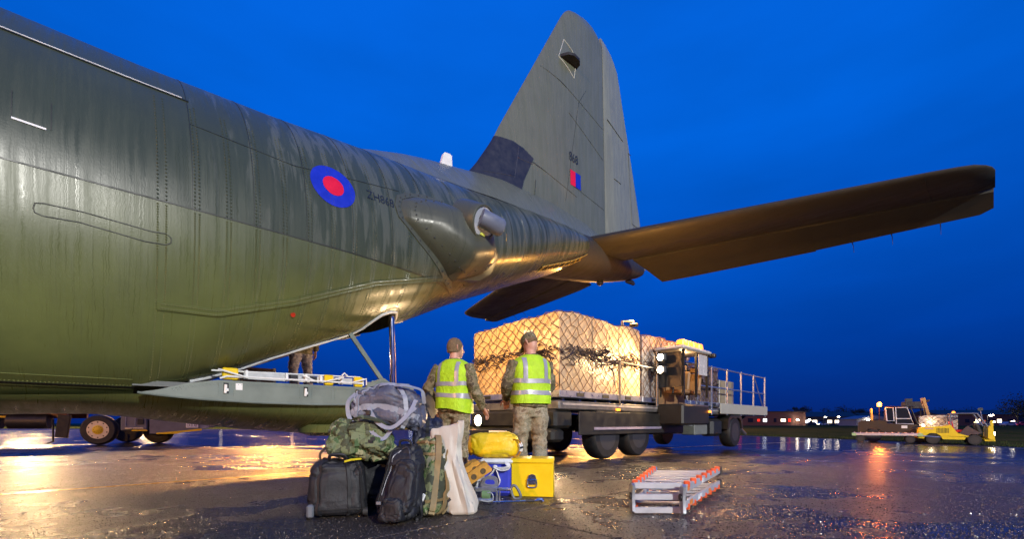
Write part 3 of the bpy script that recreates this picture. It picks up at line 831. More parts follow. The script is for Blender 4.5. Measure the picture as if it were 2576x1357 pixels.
# ---- lowered ramp
def ramp_build():
    rp = MB()
    YS = -1.42
    # side beam (near), prism in S-Z
    top = [(.42, 1.12), (.62, 1.10), (1.2, 1.24), (1.25, 1.245), (3.1, 1.30)]
    side = [(.44, 1.06), (.62, 1.10), (.9, 1.19), (1.2, 1.245), (3.1, 1.255), (3.12, 1.34), (3.86, 1.33), (3.90, 1.28), (3.90, 1.06), (3.1, 1.01), (2.3, .99), (1.6, .995), (1.0, 1.02), (.62, 1.045)]
    for sg in (1, -1):
        mb = MB(); mb.prism(side, (0, YS * sg, 0), (1, 0, 0), (0, 0, 1), .07); b = mb.build('ramp_side', PAINT_GREY, AIR)
        if sg == 1:
            for S in (1.28, 2.22, 2.95):
                mb = MB(); mb.box((S, YS - .037, 1.15), (.055, .012, .13)); f = mb.build('latch_slot', BLACK, b)
                mb = MB(); mb.box((S - .008, YS - .05, 1.14), (.03, .02, .11), 0, Matrix.Rotation(.06, 3, 'Y'), None, .006); mb.box((S + .012, YS - .048, 1.13), (.024, .018, .04), 0, None, None, .005); mb.build('latch', WHITE, b)
            mb = MB(); mb.box((1.42, YS - .037, 1.175), (.075, .006, .085), 0, None, None, .002); mb.build('repair_patch', WHITE, b)
            mb = MB()
            def dm(S, z):
                mb.lathe((S, YS - .034, z), (0, -1, 0), [(0, .007), (.006, .005), (.007, .001)], 5)
            S = .75
            while S < 3.05:
                zt = interp([(.62, 1.10), (.9, 1.19), (1.2, 1.245), (3.1, 1.255)], S); dm(S, zt - .025); dm(S + .015, zt - .045); S += .036
            for S0 in (1.2, 1.36, 2.14, 2.3, 2.57, 2.62, 2.88, 3.02):
                for k in range(7): dm(S0 + (.0), 1.21 - k * .024)
            tag(mb.build('rivets', PAINT_GREY, b), kind='stuff')
            mb = MB(); mb.tube([Vector((S, YS - .04, interp([(.44, 1.06), (.62, 1.04), (1.0, 1.008), (1.6, .983), (2.3, .978), (3.1, .998), (3.9, 1.048)], S))) for S in [lerp(.44, 3.9, k / 24) for k in range(25)]], .014, 6); mb.build('ramp_moulding', PAINT_GREY, b)
    mb = MB(); mb.box((1.9, 0, 1.17), (3.0, 2.76, .06)); mb.box((3.5, 0, 1.22), (.8, 2.76, .07)); mb.build('ramp_floor', M('ramp_floor', (.12, .125, .12), .6, .3), AIR)
    # curved belly of the ramp
    mb = MB(); rows = []
    for S, zb, hw in ((-.6, .85, 1.2), (0, .845, 1.25), (.42, .81, 1.3), (1, .73, 1.36), (1.8, .63, 1.40), (2.6, .565, 1.42), (3.2, .60, 1.42), (3.7, .74, 1.42), (3.9, .90, 1.41)):
        ze = interp([(-.6, 1.0), (.42, 1.05), (1.0, 1.02), (1.6, .995), (2.3, .99), (3.1, 1.01), (3.9, 1.06)], S)
        r = []
        for j in range(-16, 17):
            q = j / 16; r.append(Vector((S, hw * q, ze - (ze - zb) * (1 - abs(q) ** 2.2) ** .6)))
        rows.append(r)
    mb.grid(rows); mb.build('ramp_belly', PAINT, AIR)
    mb = MB(); mb.box((3.2, .2, .60), (.5, .22, .10), 0, None, .8, .03); mb.build('ramp_foot', M('ramp_foot', (.45, .08, .04), .5), AIR)
    # pad fairing under the ramp toe
    mb = MB(); mb.lathe((2.75, -.7, .60), (0, 0, -1), [(-.1, .42), (.02, .36), (.07, .22), (.08, .0)], 20); mb.build('ramp_toe_pad', PAINT, AIR)
    # rollers, rails and yellow pads on top of the beam
    for S in (1.30, 2.52, 2.96):
        mb = MB(); mb.box((S + .04, YS + .05, 1.335), (.17 if S < 2 else .12, .07, .15), 0, None, None, .012); mb.build('restraint_pad', YELLOW, AIR)
    mb = MB()
    mb.tube([(1.22, YS + .0, 1.27), (1.3, YS - .0, 1.30), (3.05, YS - .0, 1.315)], .013, 6)
    mb.tube([(1.15, YS + .09, 1.37), (3.05, YS + .09, 1.415)], .011, 6)
    mb.tube([(1.2, YS - .02, 1.38), (1.5, YS - .02, 1.30)], .012, 6); mb.tube([(2.2, YS + .03, 1.38), (2.36, YS + .02, 1.31)], .012, 6)
    mb.tube([(2.5, YS - .02, 1.31), (2.75, YS - .02, 1.385)], .012, 6); mb.tube([(2.86, YS - .02, 1.31), (3.1, YS - .02, 1.385), (3.1, YS - .02, 1.29)], .012, 6)
    mb.tube([(2.74, YS + .02, 1.41), (2.78, YS + .02, 1.45), (2.83, YS + .02, 1.41)], .012, 6)
    for S in (1.52, 2.0, 2.25, 2.45, 2.75, 3.07): mb.box((S, YS + .06, 1.34), (.03, .06, .11))
    mb.build('cargo_rail', WHITE, AIR)
    mb = MB(); mb.box((1.75, YS + .10, 1.335), (.5, .03, .10)); mb.box((2.33, YS + .1, 1.335), (.34, .03, .09)); mb.box((2.78, YS + .1, 1.34), (.3, .03, .09)); mb.build('rail_casing', M('rail_grey', (.5, .5, .5), .5), AIR)
    mb = MB()
    for S in (2.1, 2.36, 2.66, 3.0): mb.box((S, YS + .075, 1.33), (.09, .03, .09))
    mb.build('rail_pocket', DARK, AIR)
    # bracket plate and struts at the ramp end
    mb = MB(); mb.prism([(3.12, 1.2), (3.22, 1.36), (3.42, 1.42), (3.52, 1.36), (3.86, 1.355), (3.9, 1.28), (3.9, 1.2)], (0, YS + .05, 0), (1, 0, 0), (0, 0, 1), .03); mb.build('ramp_bracket', PAINT_GREY, AIR)
    mb = MB(); mb.cyl((3.62, YS + .10, 1.28), (3.57, YS + .10, 2.60), .045, .045, 16); mb.cyl((3.61, YS + .10, 1.28), (3.60, YS + .10, 1.5), .052, .052, 16); mb.build('ramp_actuator', CHROME, AIR)
    mb = MB(); mb.box(((2.90 + 3.44) / 2, YS + .1, (2.06 + 1.36) / 2), (.065, .03, math.hypot(.54, .7)), 0, Matrix.Rotation(math.atan2(-.54, .7), 3, 'Y')); mb.build('ramp_support_arm', PAINT_GREY, AIR)
ramp_build()

# ------------------------------------------------------------------ people
CAMO_JKT = camo('camouflage_cloth', CAMO, 9.0); CAMO_TRS = camo('camouflage_trouser_cloth', [(.10, .085, .05), (.22, .19, .12), (.14, .13, .07), (.28, .25, .17), (.10, .07, .04)], 9.0, .8, .6)
HIVIS = cloth('hi_vis_yellow', (.40, .66, .010), .6, .2, 1.0)
camo('pale_trouser_cloth', [(.17, .14, .09), (.28, .24, .16), (.22, .20, .13), (.33, .29, .21), (.16, .12, .08)], 9.0, .8, .6)
TAPE = M('reflective_tape', (.34, .34, .38), .35, .2, .1, 20)
SKIN = M('skin', (.52, .27, .19), .5, 0, .15, 10); HAIR = M('short_hair', (.17, .11, .055), .85, 0, .6, 70, 1.0, 160)
BOOT = M('brown_boot', (.055, .035, .02), .6, 0, .3, 12)
def remesh(mb, vox, name, mat, parent, smooth_it=4, wr=0, wf=9.0, seed=0):
    """melt the overlapping lofts into one continuous surface"""
    me = mb.mesh('tmp', mat); o = bpy.data.objects.new('tmp', me); COL.objects.link(o)
    md = o.modifiers.new('r', 'REMESH'); md.mode = 'VOXEL'; md.voxel_size = vox; md.use_smooth_shade = True
    if smooth_it:
        s = o.modifiers.new('s', 'SMOOTH'); s.iterations = smooth_it; s.factor = .5
    dg = bpy.context.evaluated_depsgraph_get(); dg.update()
    m2 = bpy.data.meshes.new_from_object(o.evaluated_get(dg))
    bpy.data.objects.remove(o); bpy.data.meshes.remove(me)
    if wr:
        m2.update(); ns = [v.normal.copy() for v in m2.vertices]
        for v, n in zip(m2.vertices, ns):
            p = v.co; q = Vector((p.x + seed * 3.1, p.y + seed, p.z * 1.7))
            v.co = p + n * wr * (noise.noise(q * wf) + .6 * noise.noise(q * wf * 2.3 + Vector((3, 1, 7))))
    m2.name = name; m2.materials.clear(); m2.materials.append(mat)
    m2.polygons.foreach_set('use_smooth', [True] * len(m2.polygons)); m2.update()
    return link(name, m2, parent)
def ell_rings(mb, secs, n=20, e=2.3):
    """stacked horizontal sections: (z, cx, cy, rx, ry)"""
    rr = []
    for z, cx, cy, rx, ry in secs:
        r = []
        for k in range(n):
            a = 2 * math.pi * k / n; c, s = math.cos(a), math.sin(a)
            r.append(Vector((cx + rx * abs(c) ** (2 / e) * (1 if c > 0 else -1), cy + ry * abs(s) ** (2 / e) * (1 if s > 0 else -1), z)))
        rr.append(r)
    mb.rings(rr)
def hand(mb, wrist, d, palm_n, sg, curl=.5):
    """five fingers from a palm; d points along the hand"""
    d = Vector(d).normalized(); pn = Vector(palm_n); pn = (pn - d * pn.dot(d)).normalized(); s = d.cross(pn) * sg
    W = Vector(wrist)
    mb.tube([W - d * .02, W + d * .03, W + d * .07, W + d * .098], [(.026, .019), (.036, .016), (.042, .016), (.038, .012)], 12)
    for k, (o, ln) in enumerate(((.030, .070), (.0105, .080), (-.010, .074), (-.029, .058))):
        a = W + d * .09 + s * o; pts = [a]; dd = d.copy()
        for q in range(3):
            dd = (dd + pn * curl * .5).normalized(); a = a + dd * ln / 3; pts.append(a)
        mb.tube(pts, [.0098, .0092, .0085, .007], 8)
    a = W + d * .03 + s * .032; pts = [a, a + (d * .6 + s * .8).normalized() * .035, a + (d * .6 + s * .8).normalized() * .035 + (d * .9 + s * .25 + pn * .4).normalized() * .035]
    mb.tube(pts + [pts[-1] + (d + pn * .5).normalized() * .02], [.014, .012, .0105, .008], 8)
def face_head(mb, c, yaw, pitch=0.):
    """head about a centre; local +y is where the face looks"""
    Rm = Matrix.Rotation(yaw, 3, 'Z') @ Matrix.Rotation(pitch, 3, 'X'); C = Vector(c)
    secs = [(-.125, .0, .035, .022, .030), (-.115, 0, .03, .045, .052), (-.085, 0, .018, .060, .078), (-.045, 0, .008, .069, .090), (0, 0, 0, .075, .097), (.04, 0, -.004, .077, .098), (.075, 0, -.006, .070, .088), (.10, 0, -.008, .052, .066), (.115, 0, -.008, .025, .034)]
    rr = []
    for z, cx, cy, rx, ry in secs: rr.append([C + Rm @ Vector((cx + rx * math.cos(2 * math.pi * k / 20), cy + ry * math.sin(2 * math.pi * k / 20), z)) for k in range(20)])
    mb.rings(rr)
    nose = [C + Rm @ Vector(p) for p in ((0, .088, .015), (0, .108, -.018), (0, .118, -.035), (0, .098, -.045))]
    mb.tube(nose, [.009, .012, .016, .012], 8)
    mb.tube([C + Rm @ Vector(p) for p in ((-.024, .09, -.068), (0, .098, -.067), (.024, .09, -.068))], .0085, 8)
    mb.tube([C + Rm @ Vector(p) for p in ((-.045, .082, .028), (0, .094, .03), (.045, .082, .028))], .008, 8)
    for sx in (-1, 1):
        mb.tube([C + Rm @ Vector(p) for p in ((sx * .072, -.012, .03), (sx * .088, -.022, .022), (sx * .088, -.020, -.01), (sx * .074, -.006, -.032))], [(.008, .014), (.008, .018), (.008, .014), .007], 8)
    return Rm
def make_person(loc, rz, label, hgt=1.78, head_yaw=0., head_pitch=0., larm=None, rarm=None, cap=False, vest=True, vest_drop=0.0, stance=.13, seed=0, group=None, trouser=None, gait=0, hem=.79):
    """faces local +y; feet at z 0"""
    root = empty('person', loc, rz, label, 'person', group)
    k = hgt / 1.78
    sh = 1.46 * k
    L_el, L_wr = larm or ((-.30, -.03, 1.16), (-.33, .05, .90)); R_el, R_wr = rarm or ((.30, -.03, 1.16), (.33, .04, .90))
    arms = [(Vector((-.185, -.01, 1.43)), Vector(L_el), Vector(L_wr), 1), (Vector((.185, -.01, 1.43)), Vector(R_el), Vector(R_wr), -1)]
    hips = [(-.095, 0, .90), (.095, 0, .90)]
    legs = [[Vector((-.095, 0, .92)), Vector((-stance * .95, .03 + gait, .50)), Vector((-stance, -.02 + gait * .5, .10))], [Vector((.095, 0, .92)), Vector((stance * .95, .03 - gait, .50)), Vector((stance, -.02 - gait * .5, .10))]]
    body = MB()
    ell_rings(body, [(.84, 0, 0, .15, .10), (.95, 0, 0, .165, .115), (1.08, 0, .01, .15, .10), (1.25, 0, .01, .165, .11), (1.38, 0, 0, .18, .11), (1.45, 0, -.005, .13, .085), (1.50, 0, -.01, .07, .065)])
    body.tube([(0, -.015, 1.46), (0, -.005, 1.52), (0, .012, 1.60)], [.068, .058, .058], 14)
    hc = (0, .025, 1.662); Rm = face_head(body, hc, head_yaw, head_pitch)
    for S, E, Wr, sg in arms:
        body.tube([S, lerp(S, E, .5), E, lerp(E, Wr, .4), Wr], [.055, .048, .040, .038, .027], 10)
        dd = (Wr - E).normalized(); hand(body, Wr + dd * .015, dd, (sg, .2, 0) if abs(dd.z) > .6 else (0, 0, -1), 1, .45)
    for lg in legs: body.tube([lg[0], lerp(lg[0], lg[1], .5), lg[1], lerp(lg[1], lg[2], .4), lg[2], lg[2] + Vector((0, 0, -.05))], [.085, .075, .055, .055, .038, .04], 12)
    b = remesh(body, .0075, 'body', SKIN, root, 3)
    b.scale = (k,) * 3
    # trousers
    tr = MB()
    for lg in legs:
        h, kn, an = lg
        tr.tube([h + Vector((0, 0, .05)), h, lerp(h, kn, .35), lerp(h, kn, .75), kn, lerp(kn, an, .35), lerp(kn, an, .75), an + Vector((0, 0, .06)), an], [.105, .112, .108, .093, .084, .086, .082, .078, .062], 16)
    ell_rings(tr, [(.80, 0, 0, .10, .10), (.86, 0, 0, .175, .125), (.98, 0, 0, .185, .13), (1.06, 0, 0, .175, .12)])
    t = remesh(tr, .014, 'trousers', trouser or CAMO_TRS, root, 3, .016, 9, seed); t.scale = (k,) * 3
    for lg in legs:
        bo = MB(); an = lg[2]
        bo.tube([(an.x, an.y, .19), (an.x, an.y, .10), (an.x, an.y + .0, .055)], [.052, .05, .048], 14)
        ell_rings(bo, [(.0, an.x, an.y + .075, .05, .145), (.03, an.x, an.y + .075, .052, .148), (.065, an.x, an.y + .065, .046, .13), (.09, an.x, an.y + .03, .044, .08)], 18, 2.2)
        o = remesh(bo, .011, 'boot', BOOT, root, 2); o.scale = (k,) * 3
    # jacket
    jk = MB()
    ell_rings(jk, [(hem + .01 - .05 * (hem > .8), 0, -.005, .205, .155), (hem + .09, 0, 0, .205, .155), (1.1, 0, .005, .195, .14), (1.25, 0, .005, .205, .145), (1.38, 0, 0, .215, .14), (1.44, 0, -.005, .175, .115), (1.485, 0, -.008, .095, .088), (1.53, 0, -.005, .078, .078)])
    for S, E, Wr, sg in arms:
        jk.tube([S + Vector((0, 0, .0)), lerp(S, E, .3), lerp(S, E, .7), E, lerp(E, Wr, .35), lerp(E, Wr, .75), Wr], [.088, .082, .074, .068, .066, .058, .048], 14)
    j = remesh(jk, .013, 'jacket', CAMO_JKT, root, 3, .014, 9, seed + 1); j.scale = (k,) * 3
    if vest:
        vs_ = MB(); rows = []
        d = vest_drop
        secs = [(hem, .230, .185), (hem + .05, .232, .183), (1.06, .232, .176), (1.12, .228, .172), (1.25, .232, .172), (1.36, .232, .168), (1.42, .222, .150), (1.455, .20, .13), (1.485, .165, .115), (1.515, .105, .098)]
        n = 48
        def vp(z, a, rx, ry, o=0):
            c, s = math.cos(a), math.sin(a)
            drop = d * max(0, c) * max(0, (1.12 - z) / .33)
            sw = 1 + .03 * noise.noise(Vector((c * 2, s * 2, z * 3 + seed * 5))) * (1.5 if z < 1.1 else .6) + .022 * noise.noise(Vector((c * 5, s * 5, z * 9 + c * 3 + seed * 5)))
            e = 2 / 2.6
            return Vector(((rx + o) * sw * abs(c) ** e * (1 if c > 0 else -1), (ry + o) * sw * abs(s) ** e * (1 if s > 0 else -1), z - drop))
        dense = []
        for (z0, a0, b0), (z1, a1, b1) in zip(secs, secs[1:]):
            for q in range(4): t_ = q / 4; dense.append((lerp(z0, z1, t_), lerp(a0, a1, t_), lerp(b0, b1, t_)))
        dense.append(secs[-1])
        for z, rx, ry in dense: rows.append([vp(z, 2 * math.pi * i / n, rx, ry) for i in range(n)])
        vs_.rings(rows, 0, True, False)
        # thickness: inner copy
        vs_.rings([[vp(z, 2 * math.pi * i / n, rx - .012, ry - .012) for i in range(n)][::-1] for z, rx, ry in dense], 0, True, False)
        v = vs_.build('vest', HIVIS, root); v.scale = (k,) * 3
        for zc in (1.21, 1.075):
            m_ = MB(); rr = []
            for dz in (-.025, -.0125, 0, .0125, .025):
                z = zc + dz; rx = interp([(a, b_) for a, b_, _ in secs], z); ry = interp([(a, c_) for a, _, c_ in secs], z)
                rr.append([vp(z + .012 * noise.noise(Vector((math.cos(2 * math.pi * i / n) * 1.5, zc * 9, seed))), 2 * math.pi * i / n, rx, ry, .0035) for i in range(n)])
            m_.rings(rr, 0, True, False); m_.build('reflective_band', TAPE, v)
        for ax in (-.125, .125):
            m_ = MB(); rr = []
            for q in range(15):
                z = lerp(1.20, 1.475, q / 14); rx = interp([(a, b_) for a, b_, _ in secs], z) + .0035; ry = interp([(a, c_) for a, _, c_ in secs], z) + .0045
                row = []
                for dx in (-.024, -.008, .008, .024):
                    X = ax + dx; e = 2.6; yy = ry * max(0, 1 - abs(X / rx) ** e) ** (1 / e); row.append(Vector((X, -yy - .002, z)))
                rr.append(row)
            m_.grid(rr); m_.build('reflective_band', TAPE, v)
    # hair or cap
    hm = MB(); C = Vector(hc); rr = []
    if cap:
        for z, rx, ry, cy in ((.01, .083, .104, -.004), (.04, .085, .106, -.004), (.075, .082, .102, -.004), (.10, .072, .09, -.004), (.116, .05, .06, -.004), (.122, .01, .01, -.004)):
            rr.append([C + Rm @ Vector((rx * math.cos(2 * math.pi * i / 24), cy + ry * math.sin(2 * math.pi * i / 24), z)) for i in range(24)])
        hm.rings(rr); pk = [C + Rm @ Vector(p) for p in ((-.065, .07, .012), (-.05, .15, -.004), (0, .175, -.006), (.05, .15, -.004), (.065, .07, .012))]
        pk2 = [p + Vector((0, 0, .008)) for p in pk]; n = len(pk); hm.add(pk + pk2, [tuple(range(n)), tuple(range(2 * n - 1, n - 1, -1))] + [(i, n + i, n + (i + 1) % n, (i + 1) % n) for i in range(n)])
        o = hm.build('cap', CAMO_JKT, root); o.scale = (k,) * 3
        hm = MB(); rr = []
        for z, q in ((-.05, .6), (-.02, 1.0), (.015, 1.03)): rr.append([C + Rm @ Vector((.076 * q * math.cos(a), -.012 + .093 * q * math.sin(a), z)) for a in [R(170 + 200 * i / 20) for i in range(21)]])
        hm.grid(rr); o = hm.build('hair', HAIR, root); o.scale = (k,) * 3
    else:
        for j in range(12):
            ph = j / 11; z = lerp(-.055, .128, ph); row = []
            for i in range(33):
                a = 2 * math.pi * i / 32; cs, sn = math.cos(a), math.sin(a)
                front = max(0, sn)
                zz = z if z > .06 else z + front * (.065 - z) * min(1, front * 1.6)
                rad = math.sqrt(max(0.0, 1 - max(0, (zz - .015) / .118) ** 2)) if zz > .015 else lerp(.93, 1, (zz + .055) / .07)
                jit = 1 + .05 * noise.noise(Vector((cs * 14, sn * 14, zz * 50))) + .03 * noise.noise(Vector((cs * 40, sn * 40, zz * 160)))
                row.append(C + Rm @ Vector((.083 * rad * jit * cs, -.008 + .105 * rad * jit * sn, zz)))
            rr.append(row)
        hm.grid(rr); o = hm.build('hair', HAIR, root); o.scale = (k,) * 3
    return root
pl = at(1143, 5.5); pl.z = gz(pl.x, pl.y)
make_person(pl, R(-24), 'bareheaded person in a hi-vis vest over camouflage, dark folder under the arm', 1.745, R(-30), 0,
            ((-.33, -.09, 1.17), (-.33, .10, .93)), ((.30, -.04, 1.15), (.35, .10, .92)), False, True, .10, .12, 1, None, None, .05, .915)
pr_ = at(1335, 5.2); pr_.z = gz(pr_.x, pr_.y)
make_person(pr_, R(20), 'person in a peaked cap and hi-vis vest standing behind the yellow metal box', 1.755, R(30), R(-34),
            ((-.29, .02, 1.16), (-.22, .22, 1.02)), ((.27, .04, 1.16), (.17, .24, 1.05)), True, True, 0, .115, 2, None, bpy.data.materials['pale_trouser_cloth'], .03, .955)
# the folder held under the bareheaded person's left arm
fo = empty('folder', (pl.x - .30, pl.y + .0, .93 + pl.z), R(-12), 'dark folder tucked under the arm of the bareheaded person', 'folder')
mb = MB(); mb.box((0, 0, 0), (.045, .26, .30), 0, Matrix.Rotation(.5, 3, 'X') @ Matrix.Rotation(-.2, 3, 'Y'), None, .012); mb.build('cover', M('folder_navy', (.012, .014, .03), .5), fo)
# someone at work up on the ramp, seen only below the hull
rq = AIR.matrix_basis @ Vector((2.1, .3, 1.20))
rq = Vector((-AXN.x * D0, -AXN.y * D0, 0)) + AXD * 2.95 + AXN * -.9 + Vector((0, 0, 1.20))
make_person(rq, R(60), 'person in faded camouflage trousers standing on the lowered ramp, seen from the knees down', 1.78, 0, 0, None, None, False, False, 0, .12, 3, None,
            camo('faded_camouflage', [(.20, .19, .26), (.34, .31, .38), (.27, .25, .32), (.42, .38, .42), (.20, .17, .2)], 10), .05)

rc = Vector((-AXN.x * D0, -AXN.y * D0, 0)) + AXD * 2.12 + AXN * -.7 + Vector((0, 0, 1.20))
t = empty('ramp_crate', rc, AXR, 'brown crate with pale wooden edges standing on the lowered ramp', 'crate')
mb = MB(); mb.box((0, 0, .22), (.5, .45, .44)); mb.build('box', M('crate_brown', (.20, .09, .05), .6, 0, .4, 8), t)
mb = MB()
for x in (-.25, .25):
    for y in (-.225, .225): mb.box((x, y, .22), (.04, .04, .46))
mb.box((0, -.235, .22), (.62, .02, .04), 0, Matrix.Rotation(.7, 3, 'Y')); tag(mb.build('batten', M('batten_pale', (.5, .36, .25), .6), t), kind='stuff')
# ------------------------------------------------------------------ kit on the concrete
def sgnpow(v, e): return (abs(v) ** e) * (1 if v >= 0 else -1)
class Bag:
    """soft rounded box: superellipsoid with sag, taper and folds; surface can be asked for strap paths"""
    def __init__(s, size, e=.45, taper=1., lean=(0, 0), noise_a=.012, nf=7., seed=0., fn=None, flat=True):
        s.s = [q / 2 for q in size]; s.e = e; s.t = taper; s.lean = lean; s.na = noise_a; s.nf = nf; s.seed = seed; s.fn = fn; s.flat = flat
    def raw(s, u, v):
        cu, su, cv, sv = math.cos(u), math.sin(u), math.cos(v), math.sin(v); e = s.e
        x = s.s[0] * sgnpow(cv, e) * sgnpow(cu, e); y = s.s[1] * sgnpow(cv, e) * sgnpow(su, e); z = s.s[2] * sgnpow(sv, e)
        k = (z / s.s[2] + 1) / 2; f = lerp(1, s.t, k)
        return Vector((x * f + s.lean[0] * k, y * f + s.lean[1] * k, z + s.s[2]))
    def pt(s, u, v, off=0., noisy=True):
        p = s.raw(u, v); c = Vector((s.lean[0] * .5, s.lean[1] * .5, s.s[2])); d = (p - c); n = Vector((d.x / s.s[0] ** 2, d.y / s.s[1] ** 2, d.z / s.s[2] ** 2)).normalized()
        if noisy:
            q = p * s.nf + Vector((s.seed * 7.3, s.seed, -s.seed)); a = noise.noise(q) + .5 * noise.noise(q * 2.1) - 1.1 * (1 - min(1, abs(noise.noise(q * 1.2 + Vector((5, 5, 5)))) * 5)) - .5 * (1 - min(1, abs(noise.noise(q * 2.7 + Vector((1, 8, 5)))) * 5))
            p = p + n * a * s.na
        if s.fn: p = s.fn(p)
        if s.flat and p.z < .004: p.z = .004
        return p + n * off
    def mesh(s, name, mat, parent, nu=96, nv=64):
        mb = MB(); rows = []
        for j in range(nv + 1):
            v = -math.pi / 2 + math.pi * j / nv
            rows.append([s.pt(2 * math.pi * i / nu, v) for i in range(nu)])
        mb.rings(rows, 0, True, False); return mb.build(name, mat, parent)
    def path(s, fu, n=24, off=.006):
        return [s.pt(*fu(k / (n - 1)), off) for k in range(n)]
    def strap(s, name, mat, parent, fu, wid=.03, th=.006, n=28, off=.002):
        pts = s.path(fu, n, off); ns = []
        for k in range(n):
            a = s.pt(*fu(k / (n - 1)), .05, False) - s.pt(*fu(k / (n - 1)), 0, False); ns.append(a.normalized())
        mb = MB(); mb.ribbon(pts, ns, wid, th); return mb.build(name, mat, parent)
    def piping(s, name, mat, parent, fu, r=.005, n=40, off=.003):
        mb = MB(); mb.tube(s.path(fu, n, off), r, 6); return mb.build(name, mat, parent)
BLK = cloth('black_nylon', (.009, .010, .014), .62, .3, .45); BLK2 = cloth('black_canvas', (.010, .011, .015), .6, .3, .6)
STRAP = cloth('black_webbing', (.010, .010, .012), .6, .2, .2); NAVY = cloth('grey_blue_tarpaulin', (.075, .082, .118), .42, .25, .6)
LSTRAP = cloth('pale_webbing', (.25, .27, .33), .5, .12, .3); CAMOG_M = camo('green_camouflage', [(.05, .058, .028), (.13, .155, .075), (.05, .095, .03), (.24, .25, .14), (.06, .045, .022)], 5.5, .75, .6); CAMOB = camo('bergen_camouflage', [(.04, .045, .025), (.16, .17, .08), (.06, .11, .03), (.24, .23, .14), (.10, .055, .03)], 7.0, .75, .5)
TAN = cloth('tan_webbing', (.22, .155, .065), .65, .2, .4); WSACK = cloth('white_sack', (.46, .43, .37), .55, .06, .25)
YSACK = cloth('yellow_tarpaulin', (.78, .52, .008), .42, .12, .5)
PI = math.pi
def ground_root(name, u, depth, rz, label, cat, group=None, dz=0.):
    p = at(u, depth); return empty(name, (p.x, p.y, gz(p.x, p.y) + dz), rz, label, cat, group)
GRP = 'kit bags heaped on the apron'
# 1 wheeled holdall, front left of the heap
t = ground_root('holdall', 852, 3.62, R(18), 'black wheeled holdall with two compression straps and a yellow tag, front left of the heap', 'bag', GRP)
b = Bag((.46, .40, .44), .42, .84, (0, 0), .014, 8, 1); b.mesh('body', BLK, t)
for x in (-.55, .15): b.strap('strap', STRAP, t, lambda q, x=x: (-PI / 2 + x * .7, lerp(-.95, 1.5, q)), .024, .007)
b.strap('strap', STRAP, t, lambda q: (-PI / 2 + .62, lerp(-1.2, 1.5, q)), .02, .006)
b.piping('piping', BLACK, t, lambda q: (2 * PI * q, -.42), .006, 80); b.piping('piping', BLACK, t, lambda q: (-PI / 2 + .75, lerp(-1.3, 1.35, q)), .006)
mb = MB(); mb.tube(spline([(-.06, -.10, .435), (-.05, -.13, .475), (.04, -.14, .478), (.07, -.12, .437)]), .011, 8); mb.build('carry_handle', STRAP, t)
mb = MB(); mb.ribbon([(.05, -.17, .425), (.10, -.175, .438), (.17, -.15, .442)], (0, -.4, 1), .022, .006); mb.build('name_tag', M('tag_yellow', (.75, .62, .02), .4), t)
for x in (-.2, .2):
    mb = MB(); mb.lathe((x, -.15, .035), (1, 0, 0), [(-.02, .03), (-.018, .036), (.018, .036), (.02, .03)], 18); mb.build('wheel', BLACK, t)
mb = MB(); mb.box((-.19, -.17, .06), (.05, .06, .10), 0, None, None, .012); mb.build('corner_guard', M('grey_plastic', (.12, .13, .15), .4), t)
# 2 black rucksack, in front
t = ground_root('rucksack', 1012, 3.40, R(-14), 'tall black rucksack standing at the front of the heap', 'rucksack', GRP)
def fn2(p): return Vector((p.x + .05 * (p.z - .25), p.y + .20 * max(0, p.z - .05), p.z))
b = Bag((.37, .34, .56), .52, .62, (-.03, .03), .016, 7, 2, fn2); b.mesh('body', BLK2, t)
b2 = Bag((.22, .13, .40), .5, .75, (.02, .03), .010, 9, 3, None, False); o = b2.mesh('front_pocket', BLK2, t); o.location = (.045, -.165, .07); o.rotation_euler = (R(-14), 0, R(4))
b3 = Bag((.20, .11, .17), .5, .8, (0, 0), .01, 9, 4, None, False); o = b3.mesh('lower_pocket', BLK2, t); o.location = (.02, -.20, .02); o.rotation_euler = (R(-8), 0, 0)
for x in (-.7, .9): b.strap('strap', STRAP, t, lambda q, x=x: (-PI / 2 + x * .8, lerp(-.9, 1.2, q)), .022, .006)
b.strap('strap', STRAP, t, lambda q: (lerp(-PI, 0, q), .25), .022, .006)
b.piping('zip', M('zip_metal', (.10, .10, .12), .4, .5), t, lambda q: (-PI / 2 - .35 + .9 * q, 1.0 - 1.1 * (2 * q - 1) ** 2), .004)
mb = MB(); mb.tube(spline([(-.05, .06, .54), (-.04, .05, .585), (.03, .05, .588), (.05, .06, .545)]), .010, 8); mb.build('grab_handle', STRAP, t)
mb = MB(); mb.box((-.06, -.235, .16), (.03, .012, .02)); mb.build('buckle', M('buckle_grey', (.2, .2, .22), .4), t)
# dark stuff between them
t = ground_root('kitbag', 950, 3.98, R(5), 'black kitbag squeezed between the black holdall and the black rucksack', 'bag', GRP)
b = Bag((.55, .44, .50), .5, .9, (0, 0), .02, 6, 5); b.mesh('body', BLK2, t)
b.strap('strap', STRAP, t, lambda q: (-PI / 2 - .2, lerp(-1.1, 1.2, q)), .03)
mb = MB(); mb.tube(spline([(-.08, -.12, .49), (-.05, -.14, .53), (.05, -.14, .53), (.08, -.12, .49)]), .011, 8); mb.build('carry_handle', STRAP, t)
